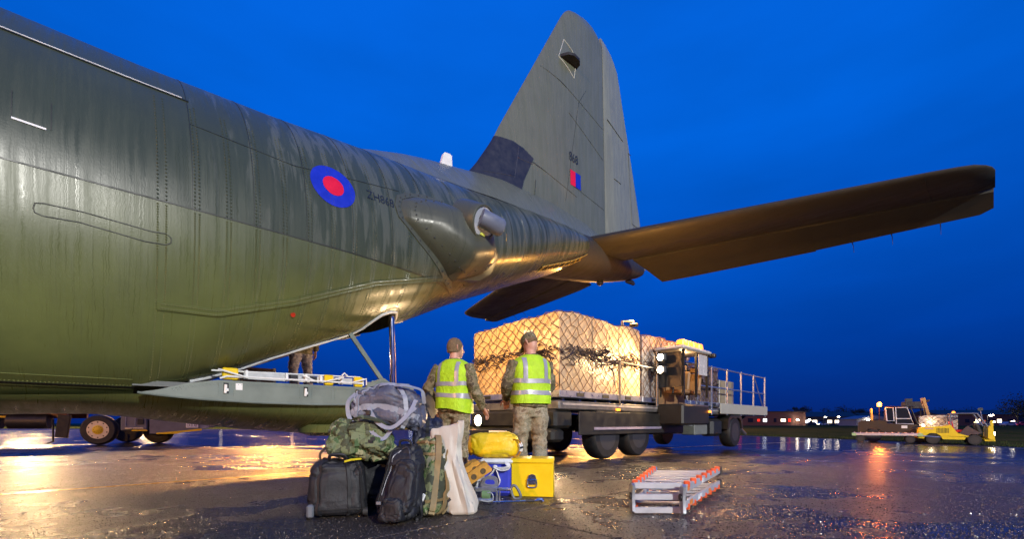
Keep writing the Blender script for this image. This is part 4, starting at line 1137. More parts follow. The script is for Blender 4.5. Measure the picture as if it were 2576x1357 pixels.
# 3 camouflage bergen lying on top, left
t = ground_root('bergen', 912, 3.72, R(10), 'camouflage bergen lying on its side on top of the black holdall', 'rucksack', GRP, .43)
def fn3(p): return Vector((p.x, p.y, p.z - .05 * math.cos(p.x * 7) * (1 if p.x < 0 else .5) + .09 * p.x))
b = Bag((.58, .36, .33), .62, .85, (0, 0), .034, 6, 6, lambda p: Vector((p.x, p.y, p.z - .16 * max(0, p.x - .02))), False); b.mesh('body', CAMOG_M, t, 110, 72)
b4 = Bag((.26, .12, .20), .55, .8, (0, 0), .02, 9, 7, None, False); o = b4.mesh('side_pocket', CAMOG_M, t); o.location = (.10, -.17, .06); o.rotation_euler = (R(-25), R(10), 0)
b4 = Bag((.20, .10, .16), .55, .8, (0, 0), .018, 9, 8, None, False); o = b4.mesh('side_pocket', CAMOG_M, t); o.location = (-.15, -.155, .05); o.rotation_euler = (R(-20), R(-8), 0)
b.strap('strap', cloth('olive_webbing', (.06, .065, .03), .6), t, lambda q: (-PI / 2 - .75, lerp(-1.0, 1.4, q)), .026)
b.strap('strap', bpy.data.materials['olive_webbing'], t, lambda q: (-PI / 2 + .1, lerp(-1.0, 1.4, q)), .026)
mb = MB(); mb.ribbon(spline([(-.05, -.10, .315), (0, -.16, .335), (.08, -.17, .325), (.16, -.15, .30), (.2, -.12, .27)]), (0, -.5, 1), .045, .012); mb.build('flap', CAMOG_M, t)
mb = MB(); mb.tube(spline([(-.26, -.10, .10), (-.30, -.12, .05), (-.29, -.12, -.01), (-.24, -.12, -.02)]), .010, 6); mb.build('loop', STRAP, t)
mb = MB(); mb.box((.11, -.245, .17), (.035, .015, .03)); mb.build('buckle', BLACK, t)
# 4 grey duffel with pale straps on the very top
t = ground_root('duffel_bag', 978, 3.82, R(-6), 'grey-blue duffel bag with pale straps on top of the heap', 'bag', GRP, .685)
def fn4(p): return Vector((p.x, p.y, p.z - .10 * max(0, p.x - .05) + .03 * math.sin(p.x * 8)))
b = Bag((.64, .36, .36), .62, .9, (0, 0), .022, 6, 9, lambda p: Vector((p.x, p.y, p.z - .16 * (p.x / .3) ** 2 * .35 - .05 * max(0, p.x))), False); b.mesh('body', NAVY, t, 110, 72)
for x in (-.62, .62): b.strap('strap', LSTRAP, t, lambda q, x=x: (-PI / 2 + x * .9, lerp(-1.2, 1.5, q)), .036, .006)
b.strap('strap', LSTRAP, t, lambda q: (lerp(-PI / 2 - 1.05, -PI / 2 + 1.2, q), -.05 + .05 * math.sin(q * 5)), .05, .005)
b.piping('piping', LSTRAP, t, lambda q: (PI + .9 * math.sin(2 * PI * q), .8 * math.cos(2 * PI * q)), .008, 60)
b.piping('piping', LSTRAP, t, lambda q: (-PI / 2 - .78 + .25 * q, lerp(-1.0, 1.2, q)), .007)
for pts in ([(-.12, -.165, .10), (-.06, -.22, -.02), (.04, -.24, -.09), (.10, -.20, -.02), (.20, -.23, .06), (.29, -.18, .16)], [(-.10, -.18, .16), (.0, -.23, .04), (.12, -.25, .0), (.24, -.22, .10), (.28, -.14, .22)]):
    mb = MB(); sp = spline(pts, 8); mb.ribbon(sp, (0, -1, .35), .032, .005); mb.build('carry_strap', LSTRAP, t)
for pts in ([(-.06, -.07, .31), (-.03, -.10, .345), (.08, -.10, .35), (.14, -.06, .315)], [(.08, -.10, .34), (.16, -.13, .34), (.22, -.10, .33), (.29, -.02, .30), (.3, .02, .2)], [(-.25, -.08, .28), (-.295, -.12, .21), (-.285, -.14, .10), (-.23, -.165, .03)]):
    mb = MB(); sp = spline(pts, 8); mb.ribbon(sp, (0, -.7, .7), .032, .006); mb.build('carry_strap', LSTRAP, t)
mb = MB(); mb.box((-.085, -.215, .12), (.04, .02, .04), 0, None, None, .006); mb.build('buckle', DARK, t)
# 5 camouflage backpack with tan harness, right side of the heap
t = ground_root('backpack', 1070, 3.60, R(-38), 'camouflage backpack with tan harness leaning beside the white sack', 'rucksack', GRP)
b = Bag((.40, .30, .62), .5, .74, (.0, .02), .018, 7, 10, lambda p: Vector((p.x - .14 * p.z * .6, p.y + .22 * max(0, p.z - .04), p.z))); b.mesh('body', CAMOB, t)
for o_, sz in (((-.02, -.12, .05), (.22, .11, .22)), ((-.06, -.06, .28), (.2, .10, .20))):
    q = Bag(sz, .5, .85, (0, 0), .012, 9, sz[2] * 50, None, False); o = q.mesh('front_pocket', CAMOB, t); o.location = o_; o.rotation_euler = (R(-14), 0, 0)
for u_ in (.05, .5, -.4): b.strap('harness_strap', TAN, t, lambda q, u_=u_: (u_, lerp(-1.1, 1.3, q)), .045, .014)
b.strap('harness_strap', STRAP, t, lambda q: (.28, lerp(-.9, 1.2, q)), .03, .02)
for v_ in (-.35, .3, .75): b.strap('strap', TAN, t, lambda q, v_=v_: (lerp(-2.3, .6, q), v_), .024, .006)
mb = MB(); mb.box((.10, -.16, .13), (.09, .012, .15), 0, Matrix.Rotation(.3, 3, 'Y') @ Matrix.Rotation(-.25, 3, 'X'), None, .003); mb.box((.05, -.17, .05), (.07, .010, .07), 0, Matrix.Rotation(-.4, 3, 'Y'), None, .003); mb.build('baggage_label', WHITE, t)
mb = MB(); mb.tube(spline([(.12, -.14, .17), (.16, -.18, .10), (.15, -.17, .03), (.11, -.19, .012), (.15, -.21, .012)]), .012, 6); mb.build('loose_strap', STRAP, t)
# navy bag behind the sack
t = ground_root('navy_bag', 1082, 4.25, R(0), 'dark navy bag tucked behind the white sack', 'bag', GRP)
b = Bag((.34, .34, .78), .5, .8, (0, 0), .02, 6, 11); b.mesh('body', cloth('dark_navy_nylon', (.012, .014, .035), .55), t)
b.strap('strap', STRAP, t, lambda q: (-PI / 2, lerp(-1.1, 1.3, q)), .03)
# 6 white sack: tall, thin topped, creased
t = ground_root('white_sack', 1142, 3.62, R(-8), 'tall creased white plastic sack leaning at the right of the heap', 'sack', GRP)
def sack():
    mb = MB(); rows = []; n = 48
    prof = [(0, .115, .085, .055), (.02, .14, .10, .045), (.08, .145, .105, .03), (.18, .125, .10, .01), (.30, .11, .09, -.02), (.42, .10, .075, -.05), (.50, .105, .06, -.065), (.58, .125, .045, -.075), (.64, .135, .03, -.08), (.685, .138, .018, -.08), (.70, .135, .010, -.08)]
    dense = []
    for a, b_ in zip(prof, prof[1:]):
        for k in range(5): dense.append(tuple(lerp(x, y, k / 5) for x, y in zip(a, b_)))
    dense.append(prof[-1])
    for z, rx, ry, cx in dense:
        r = []
        for i in range(n):
            a = 2 * PI * i / n; c, s = math.cos(a), math.sin(a)
            q = Vector((c * 1.4, s * 1.4, z * 2.2)); f = 1 + .20 * (noise.noise(q * 1.6) - .6 * abs(noise.noise(q * 2.2 + Vector((3, 0, 0))))) + .07 * noise.noise(Vector((c * 4, s * 4, z * 5))) - .10 * (1 - min(1, abs(noise.noise(Vector((c * 1.7 + 3, s * 1.7, z * 3.2 + c)))) * 6))
            f += .11 * math.exp(-((z - .43) / .17) ** 2) * math.sin(6 * a + 3 * noise.noise(Vector((z * 4, c, 2)))) + .05 * math.sin(9 * a + z * 14) * (.4 if z < .3 else 1)
            zz = z + .045 * (-c) * (z / .7) ** 3 * -1 + .02 * noise.noise(Vector((c * 2, s * 2, 9))) * (z / .7)
            r.append(Vector((cx + rx * f * sgnpow(c, .75), .03 + ry * f * sgnpow(s, .75) + .04 * z, max(.004, zz))))
        rows.append(r)
    mb.rings(rows, 0, True, True); return mb.build('sack', WSACK, t)
sack()
# 7 blue cool box with white lid
t = ground_root('cool_box', 1253, 4.62, R(-6), 'blue cool box with a white lid and white cloth knotted on its handle', 'cool box')
mb = MB(); mb.box((0, 0, .16), (.30, .28, .32), 0, None, 1.06, .035); mb.build('body', M('blue_plastic', (.045, .06, .50), .4, 0, .08, 6), t)
mb = MB(); mb.box((0, 0, .345), (.335, .31, .05), 0, None, .97, .018); mb.build('lid', WHITE, t)
for x in (-.165, .165):
    mb = MB(); mb.box((x, 0, .26), (.02, .12, .03), 0, None, None, .006); mb.build('grip', M('grey_blue_plastic', (.10, .12, .35), .5), t)
cl = ground_root('cloth_strip', 1253, 4.62, R(-6), 'white cloth strip tied in a loose knot on the blue cool box', 'cloth')
mb = MB()
mb.tube(spline([(.13, -.165, .30), (.11, -.185, .33), (.13, -.19, .30), (.07, -.185, .28), (.0, -.175, .285), (-.01, -.18, .30)], 6), [(.022, .010)] * 31, 8)
mb.tube(spline([(-.0, -.175, .295), (-.04, -.17, .23), (-.10, -.17, .18), (-.13, -.165, .15)], 6), [(.020, .008)] * 19, 8)
mb.tube(spline([(.0, -.175, .29), (.02, -.175, .22), (.04, -.17, .16), (.03, -.17, .12)], 6), [(.020, .008)] * 13 + [(.026, .007)] * 6, 8)
mb.tube(spline([(-.01, -.18, .285), (.05, -.19, .26), (.12, -.185, .27), (.14, -.17, .30)], 6), [(.018, .008)] * 19, 8)
mb.lathe((-.005, -.182, .29), (0, -1, 0), [(-.02, .018), (0, .024), (.012, .012)], 10); mb.build('knotted_cloth', M('white_cloth', (.7, .68, .66), .7, 0, .1, 20, .4, 60), cl)
# 8 yellow metal box
t = ground_root('metal_box', 1342, 4.62, R(-7), 'bright yellow metal box with a chrome hasp standing on the wet concrete', 'box')
mb = MB(); mb.box((0, 0, .162), (.41, .34, .324), 0, None, None, .004); mb.build('body', YELLOW, t)
mb = MB(); mb.box((0, -.002, .352), (.42, .352, .045), 0, None, .985, .006); mb.box((0, 0, .329), (.40, .33, .012)); mb.build('lid', YELLOW, t)
h = MB(); h.tube([(-.042, -.185, .16)] + spline([(-.045, -.185, .15), (-.045, -.187, .115), (-.03, -.187, .095), (.03, -.187, .095), (.045, -.187, .115), (.045, -.185, .15)], 5) + [(.042, -.185, .16)], .007, 8); h.build('latch_ring', CHROME, t)
h = MB(); h.prism([(-.04, .15), (.04, .15), (.04, .19), (.03, .215), (.0, .225), (-.03, .215), (-.04, .19)], (0, -.178, 0), (1, 0, 0), (0, 0, 1), .02); h.box((0, -.18, .135), (.075, .012, .03), 0, None, None, .004); h.build('latch_plate', CHROME, t)
h = MB(); h.tube([(-.048, -.187, .168), (.048, -.187, .168)], .008, 8); h.build('hinge_pin', CHROME, t)
# 9 yellow roll on the cool box
t = ground_root('roll_bag', 1243, 4.60, R(-4), 'wet yellow tarpaulin roll bag lying across the blue cool box', 'bag', None, .372)
b = Bag((.50, .26, .25), .62, 1, (0, 0), .008, 7, 12, lambda p: Vector((p.x, p.y, p.z + (.012 if p.z > .1 else 0) - .03 * max(0, p.x))), True); b.mesh('body', YSACK, t)
b.strap('end_seam', YSACK, t, lambda q: (.42 , lerp(-1.3, 1.3, q)), .012, .006)
mb = MB(); mb.lathe((-.225, 0, .125), (-1, 0, 0), [(0, .105), (.022, .10), (.03, .07), (.03, 0)], 24); mb.build('end_cap', M('orange_tarpaulin', (.62, .26, .01), .45, 0, .2, 10), t)
mb = MB(); mb.tube(spline([(.20, -.10, .19), (.26, -.08, .17), (.275, -.06, .10), (.25, -.07, .03), (.20, -.09, .02)], 6), [(.018, .006)] * 25, 6); mb.build('carry_loop', bpy.data.materials['orange_tarpaulin'], t)
mb = MB(); mb.ribbon(spline([(.262, -.082, .15), (.278, -.072, .11), (.27, -.07, .07)], 4), (1, -.6, 0), .045, .008); mb.build('striped_band', WHITE, t)
mb = MB(); mb.ribbon([(.279, -.082, .118), (.281, -.08, .10)], (1, -.6, 0), .047, .009); mb.build('band_stripe', LETTER, t)
# 10 two yellow chocks with round holes
for k, (u_, z_, rz_) in enumerate(((1182, .30, 20), (1204, .285, 12))):
    t = ground_root('wheel_chock', u_, 4.05, R(rz_), ('upper' if k == 0 else 'lower') + ' of two worn orange-yellow wheel chocks behind the white sack', 'wheel chock', 'wheel chocks on the metal tube', z_)
    Rr = Matrix.Rotation(R(-32), 3, 'Y') @ Matrix.Rotation(R(8), 3, 'X')
    mb = MB(); ax, ay, nn = Rr @ Vector((1, 0, 0)), Rr @ Vector((0, 0, 1)), Rr @ Vector((0, 1, 0))
    mb.prism([(-.12, -.045), (.10, -.045), (.115, -.03), (.10, .05), (.06, .06), (-.09, .055), (-.12, .03)], (0, 0, 0), ax, ay, .085); mb.build('block', M('chock_orange', (.55, .26, .03), .55, 0, .4, 14, .3, 50) if k == 0 else bpy.data.materials['chock_orange'], t)
    for px, py in ((-.06, .0), (.035, .0)):
        mb = MB(); c = ax * px + ay * py - nn * .044; mb.lathe(c, -nn, [(0, .026), (.004, .026), (.004, .018), (-.004, .016), (-.004, 0)], 16); mb.build('hole', M('chock_dark', (.10, .06, .02), .6) if k == 0 and px < 0 else bpy.data.materials['chock_dark'], t)
# 11 aluminium tube stand
t = ground_root('metal_tube', 1199, 4.22, 0, 'upright grey metal tube with a clamp beside the white sack', 'tube')
mb = MB(); mb.lathe((0, 0, 0), (0, 0, 1), [(0, .05), (.10, .05), (.105, .056), (.15, .056), (.155, .048), (.19, .048), (.192, .075), (.36, .075), (.365, .06), (.365, 0)], 28); mb.build('tube', M('dull_aluminium', (.45, .46, .49), .45, .6, .2, 14), t)
mb = MB(); mb.box((-.03, -.055, .18), (.06, .03, .08), 0, None, None, .008); mb.lathe((-.02, -.05, .18), (0, -1, 0), [(0, .03), (.03, .03), (.035, .02)], 14); mb.build('clamp', DARK, t)
mb = MB(); mb.lathe((.02, -.05, .03), (0, -1, 0), [(0, .011), (.006, .011), (.006, 0)], 10); mb.build('bolt', DARK, t)
# 12 steering frame with D handles
t = ground_root('bracket_frame', 1228, 4.12, R(-5), 'aluminium bracket frame with a slotted hand grip in front of the cool box', 'bracket')
mb = MB()
def plate_hole(mb, o, hole, poly, th):
    n = len(poly); a = []; 
    for sgn in (-1, 1):
        a.append([Vector((o[0] + x, o[1] + sgn * th / 2, o[2] + z)) for x, z in poly]); a.append([Vector((o[0] + x, o[1] + sgn * th / 2, o[2] + z)) for x, z in hole])
    mb.rings([a[1], a[0], a[2], a[3], a[1]], 0, True, False, False)
outer = [(-.09, .0), (-.075, .05), (-.05, .085), (-.02, .095), (.04, .09), (.065, .07), (.075, .0), (.04, -.012), (-.05, -.012)]
inner = [(-.05, .025), (-.048, .045), (-.035, .058), (-.015, .062), (.025, .058), (.04, .045), (.042, .022), (.02, .014), (-.03, .016)]
plate_hole(mb, (.02, 0, .15), inner, outer, .02); mb.build('hand_grip', ALU, t)
mb = MB(); mb.box((-.02, .0, .118), (.20, .05, .04), 0, None, None, .006); mb.box((.02, -.01, .135), (.22, .03, .014), 0, None, None, .004); mb.build('cross_plate', ALU, t)
mb = MB(); mb.box((.08, -.01, .058), (.018, .03, .115), 0, None, None, .004); mb.box((.105, -.01, .065), (.012, .03, .13), 0, None, None, .004); mb.build('foot_plate', ALU, t)
mb = MB(); mb.lathe((-.03, -.02, .075), (1, .0, 0), [(-.02, .04), (.05, .04), (.055, .03), (.055, 0)], 18); mb.build('roller', M('roller_green', (.16, .26, .12), .5), t)
mb = MB(); mb.tube(spline([(.0, -.05, .10), (.045, -.06, .09), (.05, -.06, .04), (.01, -.06, .02), (-.06, -.06, .03)], 6), .006, 6); mb.build('cable', M('grey_cable', (.35, .37, .4), .5), t)
mb = MB(); mb.cyl((-.10, -.03, .028), (.05, -.03, .028), .024, .024, 14); mb.build('foot_tube', ALU, t)
t = ground_root('shovel_handle', 1272, 4.18, R(-5), 'short grey D-shaped handle on a metal shaft lying before the cool box', 'handle')
mb = MB(); mb.cyl((-.19, .0, .115), (.05, -.01, .115), .016, .016, 12); mb.build('shaft', ALU, t)
mb = MB(); mb.tube([Vector(p) for p in spline([(.05, -.01, .125), (.07, -.01, .15), (.10, -.01, .135), (.135, -.01, .07), (.13, -.01, .035), (.085, -.01, .03), (.06, -.01, .07), (.05, -.01, .11)], 5)], .013, 8); mb.build('grip', M('grip_grey', (.10, .12, .15), .5), t)
t = ground_root('tow_rod', 1300, 4.10, R(4), 'thin steel rod with a hooked end lying on the concrete by the yellow box', 'rod')
mb = MB(); mb.cyl((-.25, 0, .012), (.14, 0, .020), .008, .008, 8); mb.build('rod', CHROME, t)
mb = MB(); mb.cyl((.08, 0, .018), (.16, 0, .020), .014, .014, 10); mb.build('sleeve', DARK, t)
mb = MB(); mb.tube(spline([(.16, 0, .02), (.20, 0, .028), (.225, 0, .028), (.24, -.01, .012)], 5), [.009, .011, .013, .015, .017, .017, .017, .016, .016, .016, .015, .015, .014, .013, .012, .011], 8); mb.build('hook', CHROME, t)

# ------------------------------------------------------------------ folded step ladder
def ladder():
    a0, a1 = Vector((.98, 3.68)), Vector((1.36, 3.60)); b0, b1 = Vector((1.57, 5.02)), Vector((2.27, 5.0))
    t = empty('step_ladder', (1.17, 3.64, gz(1.17, 3.64)), 0, 'folded aluminium step ladder with orange clips lying on the wet concrete', 'ladder')
    O = Vector((1.17, 3.64))
    ORANGE = M('orange_plastic', (.72, .10, .02), .45)
    def Q(s, q, z): p = a0.lerp(a1, s).lerp(b0.lerp(b1, s), q) - O; return Vector((p.x, p.y, z))
    GREYA = M('ladder_aluminium', (.40, .41, .45), .55, .25, .15, 14)
    for z0, z1, nm in ((.20, .20, 'upper'), (.075, .06, 'lower')):
        for s in (0, 1):
            mb = MB(); p, q = Q(s, 0.0, z0), Q(s, 1, z1); d = (q - p); ln = d.length; d.normalize(); sd = Vector((d.y, -d.x, 0)).normalized(); up = sd.cross(d)
            mb.box((p + q) / 2, (.028, ln, .062), 0, Matrix((sd, d, up)).transposed(), None, .005); r = mb.build('side_rail', GREYA, t)
            if s == 1:
                for k, (qq, w_) in enumerate(((.12, .10), (.34, .16), (.62, .10)) if nm == 'lower' else ((.06, .07), (.42, .09))):
                    c = p.lerp(q, qq) + sd * .0155; col = ('sticker_orange', (.75, .22, .02)) if k != 1 else ('sticker_white', (.75, .75, .75))
                    mb = MB(); mb.box(c, (.003, w_, .04), 0, Matrix((sd, d, up)).transposed()); mb.build('sticker', bpy.data.materials.get(col[0]) or M(col[0], col[1], .5, 0, .5, 40), r)
        n = 7
        for k in range(n):
            qq = .06 + .88 * k / (n - 1); p, q = Q(0, qq, lerp(z0, z1, qq)), Q(1, qq, lerp(z0, z1, qq)); d = (q - p); ln = d.length; d.normalize(); f = Vector((-d.y, d.x, 0)); up = Vector((0, 0, 1))
            Mx = Matrix((d, f, up)).transposed() @ Matrix.Rotation(R(5), 3, 'X')
            mb = MB(); mb.box((p + q) / 2, (ln - .03, .06, .012), 0, Mx, None, .004); tr = mb.build('tread', GREYA, t)
            for e in (.5, -.5):
                if nm == 'upper': c = (p + q) / 2 + d * (ln * e) + Vector((0, 0, .03))
                else: c = (p + q) / 2 + d * (ln * e) + Vector((0, 0, -.025))
                mb = MB(); mb.box(c, (.045, .045, .05), 0, Mx, None, .006); mb.build('end_clip', ORANGE, tr)
    for s in (0, 1):
        c = Q(s, -.03, .14); mb = MB()
        mb.prism([(-.05, -.115), (.0, -.135), (.03, -.10), (.04, 0), (.03, .08), (-.01, .105), (-.05, .09), (-.035, .0)], c, (0, 1, 0), (0, 0, 1), .022); mb.build('hinge_plate', ALU, t)
        mb = MB(); mb.lathe(c + Vector((-.012, 0, 0)), (1, 0, 0), [(-.01, .03), (.034, .03)], 14); mb.build('hinge_pivot', DARK, t)
    for z in (.225, .135, .03):
        p, q = Q(0, -.015, z), Q(1, -.015, z); mb = MB(); mb.box((p + q) / 2, ((q - p).length, .03, .05), 0, None, None, .005); mb.build('cross_bar', GREYA, t)
    for s, z in ((0, .21), (1, .20), (1, .055)):
        p = Q(s, 1.02, z); mb = MB(); mb.box(p, (.045, .05, .10 if s else .06), 0, None, None, .008); mb.build('foot_cap', BLACK if s else M('blue_plastic_cap', (.05, .16, .45), .4), t)
ladder()

# ------------------------------------------------------------------ cargo loader truck, coming up to the ramp
TA = R(46.0); TD = Vector((math.sin(TA), math.cos(TA), 0)); TN = Vector((-TD.y, TD.x, 0))
P0 = Vector((.80, 8.05, 0))
TRZ = math.atan2(TD.y, TD.x)
GLOW_W = M('headlamp_glow', (1, 1, 1), .3, emit=(1, .78, .48), es=40); GLOW_O = M('amber_glow', (1, .4, .05), .3, emit=(1, .24, .015), es=2.6)
GLOW_WK = M('work_lamp_glow', (1, 1, 1), .3, emit=(1, .80, .5), es=60); GLOW_R = M('red_glow', (1, .1, .05), .3, emit=(1, .03, .01), es=1.2)
OLIVE = M('loader_olive', (.022, .021, .018), .45, .1, .3, 6, .1, 60); DECKM = M('deck_metal', (.20, .19, .18), .4, .6, .3, 8, .1, 40)
GLASS = M('cab_glass', (.02, .022, .025), .06, 0, .1, 5); SEAT = M('seat_vinyl', (.30, .16, .06), .6, 0, .2, 10)
PANEL = M('beige_panel', (.36, .36, .30), .5, 0, .1, 6)
def wheel(parent, c, ax, r, wd, rim=None, mat=None, name='wheel'):
    mb = MB(); ax = Vector(ax)
    mb.lathe(c, ax, [(-wd / 2, r * .60), (-wd / 2, r * .9), (-wd * .4, r * .97), (-wd * .2, r), (wd * .2, r), (wd * .4, r * .97), (wd / 2, r * .9), (wd / 2, r * .60), (wd * .3, r * .56)], 32); o = mb.build(name, mat or BLACK, parent)
    mb = MB(); mb.lathe(Vector(c), ax, [(wd * .5, r * .60), (wd * .48, r * .55), (wd * .28, r * .5), (wd * .25, r * .3), (wd * .42, r * .26), (wd * .44, r * .14), (wd * .44, 0)], 32); mb.build('rim', rim or DARK, o); return o
def loader():
    t = empty('cargo_loader', (P0.x, P0.y, gz(P0.x, P0.y)), TRZ, 'dark flat deck cargo loader truck with a side cab and guard rails carrying netted pallets', 'truck')
    # local: x back along the truck, y across and away, z up
    mb = MB(); mb.box((5.6, 1.25, 1.05), (11.1, 2.5, .16), 0, None, None, .02); d = mb.build('deck', DECKM, t)
    mb = MB(); mb.box((5.4, .006, 1.07), (10.5, .03, .035), 0); mb.build('deck_edge_rail', M('edge_strip', (.55, .5, .45), .4, .5), d)
    for k in range(22):
        mb = MB(); mb.cyl((.35 + k * .5, .15, 1.15), (.35 + k * .5, 2.35, 1.15), .035, .035, 10); mb.build('roller', ALU, d)
    mb = MB(); mb.box((.25, 1.25, .80), (.5, 2.42, .34), 0, None, None, .05); mb.box((.12, 1.25, .50), (.34, 2.38, .24), 0, None, None, .05); mb.build('front_bumper', OLIVE, t)
    for y in (.30, 2.15):
        mb = MB(); mb.lathe((-.01, y, .78), (-1, 0, 0), [(0, .115), (.02, .11), (.03, .07), (.034, 0)], 20); hl = mb.build('headlight', GLOW_W, t)
        mb = MB(); mb.lathe((.0, y, .78), (-1, 0, 0), [(0, .135), (.035, .135), (.035, .115), (0, .115)], 20); mb.build('bezel', DARK, hl)
    mb = MB(); mb.box((-.06, 1.5, .52), (.012, .52, .11)); mb.build('number_plate', WHITE, t)
    mb = MB(); mb.box((5.6, 1.25, .74), (10.2, .9, .34), 0, None, None, .03); mb.build('chassis_beam', OLIVE, t)
    mb = MB(); mb.box((2.2, -.05, .72), (3.3, .03, .44), 0, None, None, .008); mb.box((4.2, .30, .68), (1.6, .5, .44), 0, None, None, .03); mb.build('shade_skirt', OLIVE, t)  # dark plate added over the wheels to stand for the shade below the deck
    mb = MB(); mb.box((2.3, -.072, .62), (2.6, .012, .05)); mb.build('skirt_stripe', M('skirt_stripe', (.30, .26, .34), .5, .2), t)
    for x in (1.55, 2.75, 8.3):
        for y in (.16, 2.34): wheel(t, (x, y, .46), (0, -1 if y < 1 else 1, 0), .46, .34, M('steel_rim', (.05, .05, .055), .5, .3) if not bpy.data.materials.get('steel_rim') else bpy.data.materials['steel_rim'])
    mb = MB()
    for x in (1.55, 2.75, 8.3):
        mb.prism([(x - .62, .55), (x - .56, .85), (x - .35, .98), (x + .35, .98), (x + .56, .85), (x + .62, .55), (x + .5, .55), (x + .45, .78), (x + .3, .88), (x - .3, .88), (x - .45, .78), (x - .5, .55)], (0, .16, 0), (1, 0, 0), (0, 0, 1), .36)
    mb.build('mudguard', OLIVE, t)
    mb = MB(); mb.box((6.0, .22, .62), (.8, .36, .42), 0, None, None, .02); tb = mb.build('tool_box', M('locker_grey', (.16, .17, .15), .5), t)
    mb = MB(); mb.box((7.1, .24, .60), (.7, .4, .5), 0, None, None, .08); mb.build('fuel_tank', DARK, t)
    for k, x in enumerate((4.9, 5.3)):
        mb = MB(); mb.box((x, .03, .74), (.26, .03, .16)); mb.build('side_panel', M('panel_grey', (.25, .26, .26), .5) if k == 0 else bpy.data.materials['panel_grey'], t)
    # scissor jack seen below the rear
    mb = MB(); mb.tube([(9.0, .5, .35), (10.6, .5, 1.0)], .05, 8); mb.tube([(9.0, .5, 1.0), (10.6, .5, .35)], .05, 8); mb.build('scissor_arm', DECKM, t)
    # driver's cab on the near side
    cab = MB(); x0, x1, y0, y1 = 3.55, 4.95, -.62, .02
    cab.box(((x0 + x1) / 2, (y0 + y1) / 2, .92), (x1 - x0, y1 - y0, .48), 0, None, None, .04); cb = cab.build('cab_body', OLIVE, t)
    for x, y in ((x0 + .1, y0 + .04), (x1 - .05, y0 + .04), (x0 + .1, y1 - .04), (x1 - .05, y1 - .04), (4.3, y0 + .04)):
        mb = MB(); mb.box((x, y, 1.86), (.05, .05, 1.06)); mb.build('pillar', OLIVE, cb)
    mb = MB(); mb.box(((x0 + x1) / 2, (y0 + y1) / 2, 2.42), (x1 - x0 + .1, y1 - y0 + .08, .09), 0, None, None, .03); rf = mb.build('cab_roof', M('cab_roof', (.55, .52, .48), .45), t)
    mb = MB(); mb.box((x0 + .03, (y0 + y1) / 2, 1.94), (.02, y1 - y0 - .1, .80)); mb.build('windscreen', GLASS, cb)
    mb = MB(); mb.box((4.25, y1 - .03, 1.5), (1.3, .03, .7)); mb.build('back_panel', M('cab_inside', (.25, .14, .06), .6), cb)
    mb = MB(); mb.box((4.62, y0 + .02, 2.10), (.46, .015, .48)); mb.build('side_window', M('bright_pane', (.5, .47, .44), .25), cb)
    for x in (3.95, 4.55):
        mb = MB(); mb.box((x, -.3, 1.45), (.40, .42, .10), 0, None, None, .03); s_ = mb.build('seat', SEAT, t); mb = MB(); mb.box((x + .19, -.3, 1.70), (.09, .40, .46), 0, Matrix.Rotation(.18, 3, 'Y'), None, .03); mb.build('seat_back', SEAT, s_); mb = MB(); mb.box((x + .25, -.3, 2.01), (.07, .2, .12), 0, None, None, .02); mb.build('headrest', SEAT, s_)
    mb = MB(); mb.tube([(3.7, -.3, 1.4), (3.82, -.3, 1.75)], .02, 6); mb.lathe((3.83, -.3, 1.77), (.4, 0, 1), [(-.012, .17), (.0, .185), (.012, .17)], 20); mb.build('steering_wheel', BLACK, cb)
    # amber light bar on the roof, work lamp on a post ahead of the cab
    for k in range(4):
        mb = MB(); mb.box((3.85 + k * .28, -.45, 2.56), (.24, .18, .14), 0, None, .85, .02); mb.build('amber_lamp', GLOW_O, rf)
    mb = MB(); mb.box((4.27, -.45, 2.48), (1.3, .12, .03)); mb.build('lamp_bar', DARK, rf)
    mb = MB(); mb.tube([(3.35, -.1, 1.1), (3.35, -.1, 2.35)], .03, 8); ps = mb.build('lamp_post', DECKM, t)
    for z in (2.2, 1.92):
        mb = MB(); mb.box((3.34, -.22, z), (.12, .22, .19), 0, None, None, .03); hs = mb.build('work_lamp', DARK, t); mb = MB(); mb.lathe((3.285, -.22, z), (-1, 0, 0), [(0, .075), (.012, .07), (.02, .04), (.022, 0)], 16); mb.build('lens', GLOW_WK, hs)
    mb = MB(); mb.tube([(2.95, .55, 1.15), (2.95, .55, 3.08), (3.4, .55, 3.14)], .03, 8); ps = mb.build('lamp_post', DECKM, t)
    mb = MB(); mb.box((3.45, .55, 3.06), (.12, .2, .08), 0, None, None, .02); mb.build('work_lamp', DARK, t)
    for x in (1.9, 4.9):
        mb = MB(); mb.box((x, -.02 if x < 3 else -.645, 1.0), (.14, .02, .05)); mb.build('side_marker', GLOW_O, t)
    mb = MB(); mb.box((5.02, -.66, 2.36), (.12, .16, .10), 0, None, None, .02); mb.build('side_flood', DARK, rf)
    # guard rails along the rear part of the deck
    posts = [5.6, 6.5, 7.6, 8.7, 9.8, 10.9]
    for x in posts:
        mb = MB(); mb.tube([(x, -.03, .95), (x, -.03, 2.30)], .028, 8); mb.build('guard_post', ALU, t)
    for z in (2.27, 1.72):
        mb = MB(); mb.tube([(3.9 if z > 2 else 5.4, -.03, z), (10.95, -.03, z)], .022, 8); mb.build('guard_rail', ALU, t)
    mb = MB(); mb.tube([(9.85, -.03, 2.25), (10.9, -.03, 1.05)], .015, 6); mb.build('rail_brace', ALU, t)
    mb = MB(); mb.tube([(1.95, -.03, 1.98), (3.9, -.03, 1.98)], .02, 8); mb.tube([(1.95, -.03, 1.98), (1.95, -.03, 1.1)], .02, 8); mb.build('hand_rail', DECKM, t)
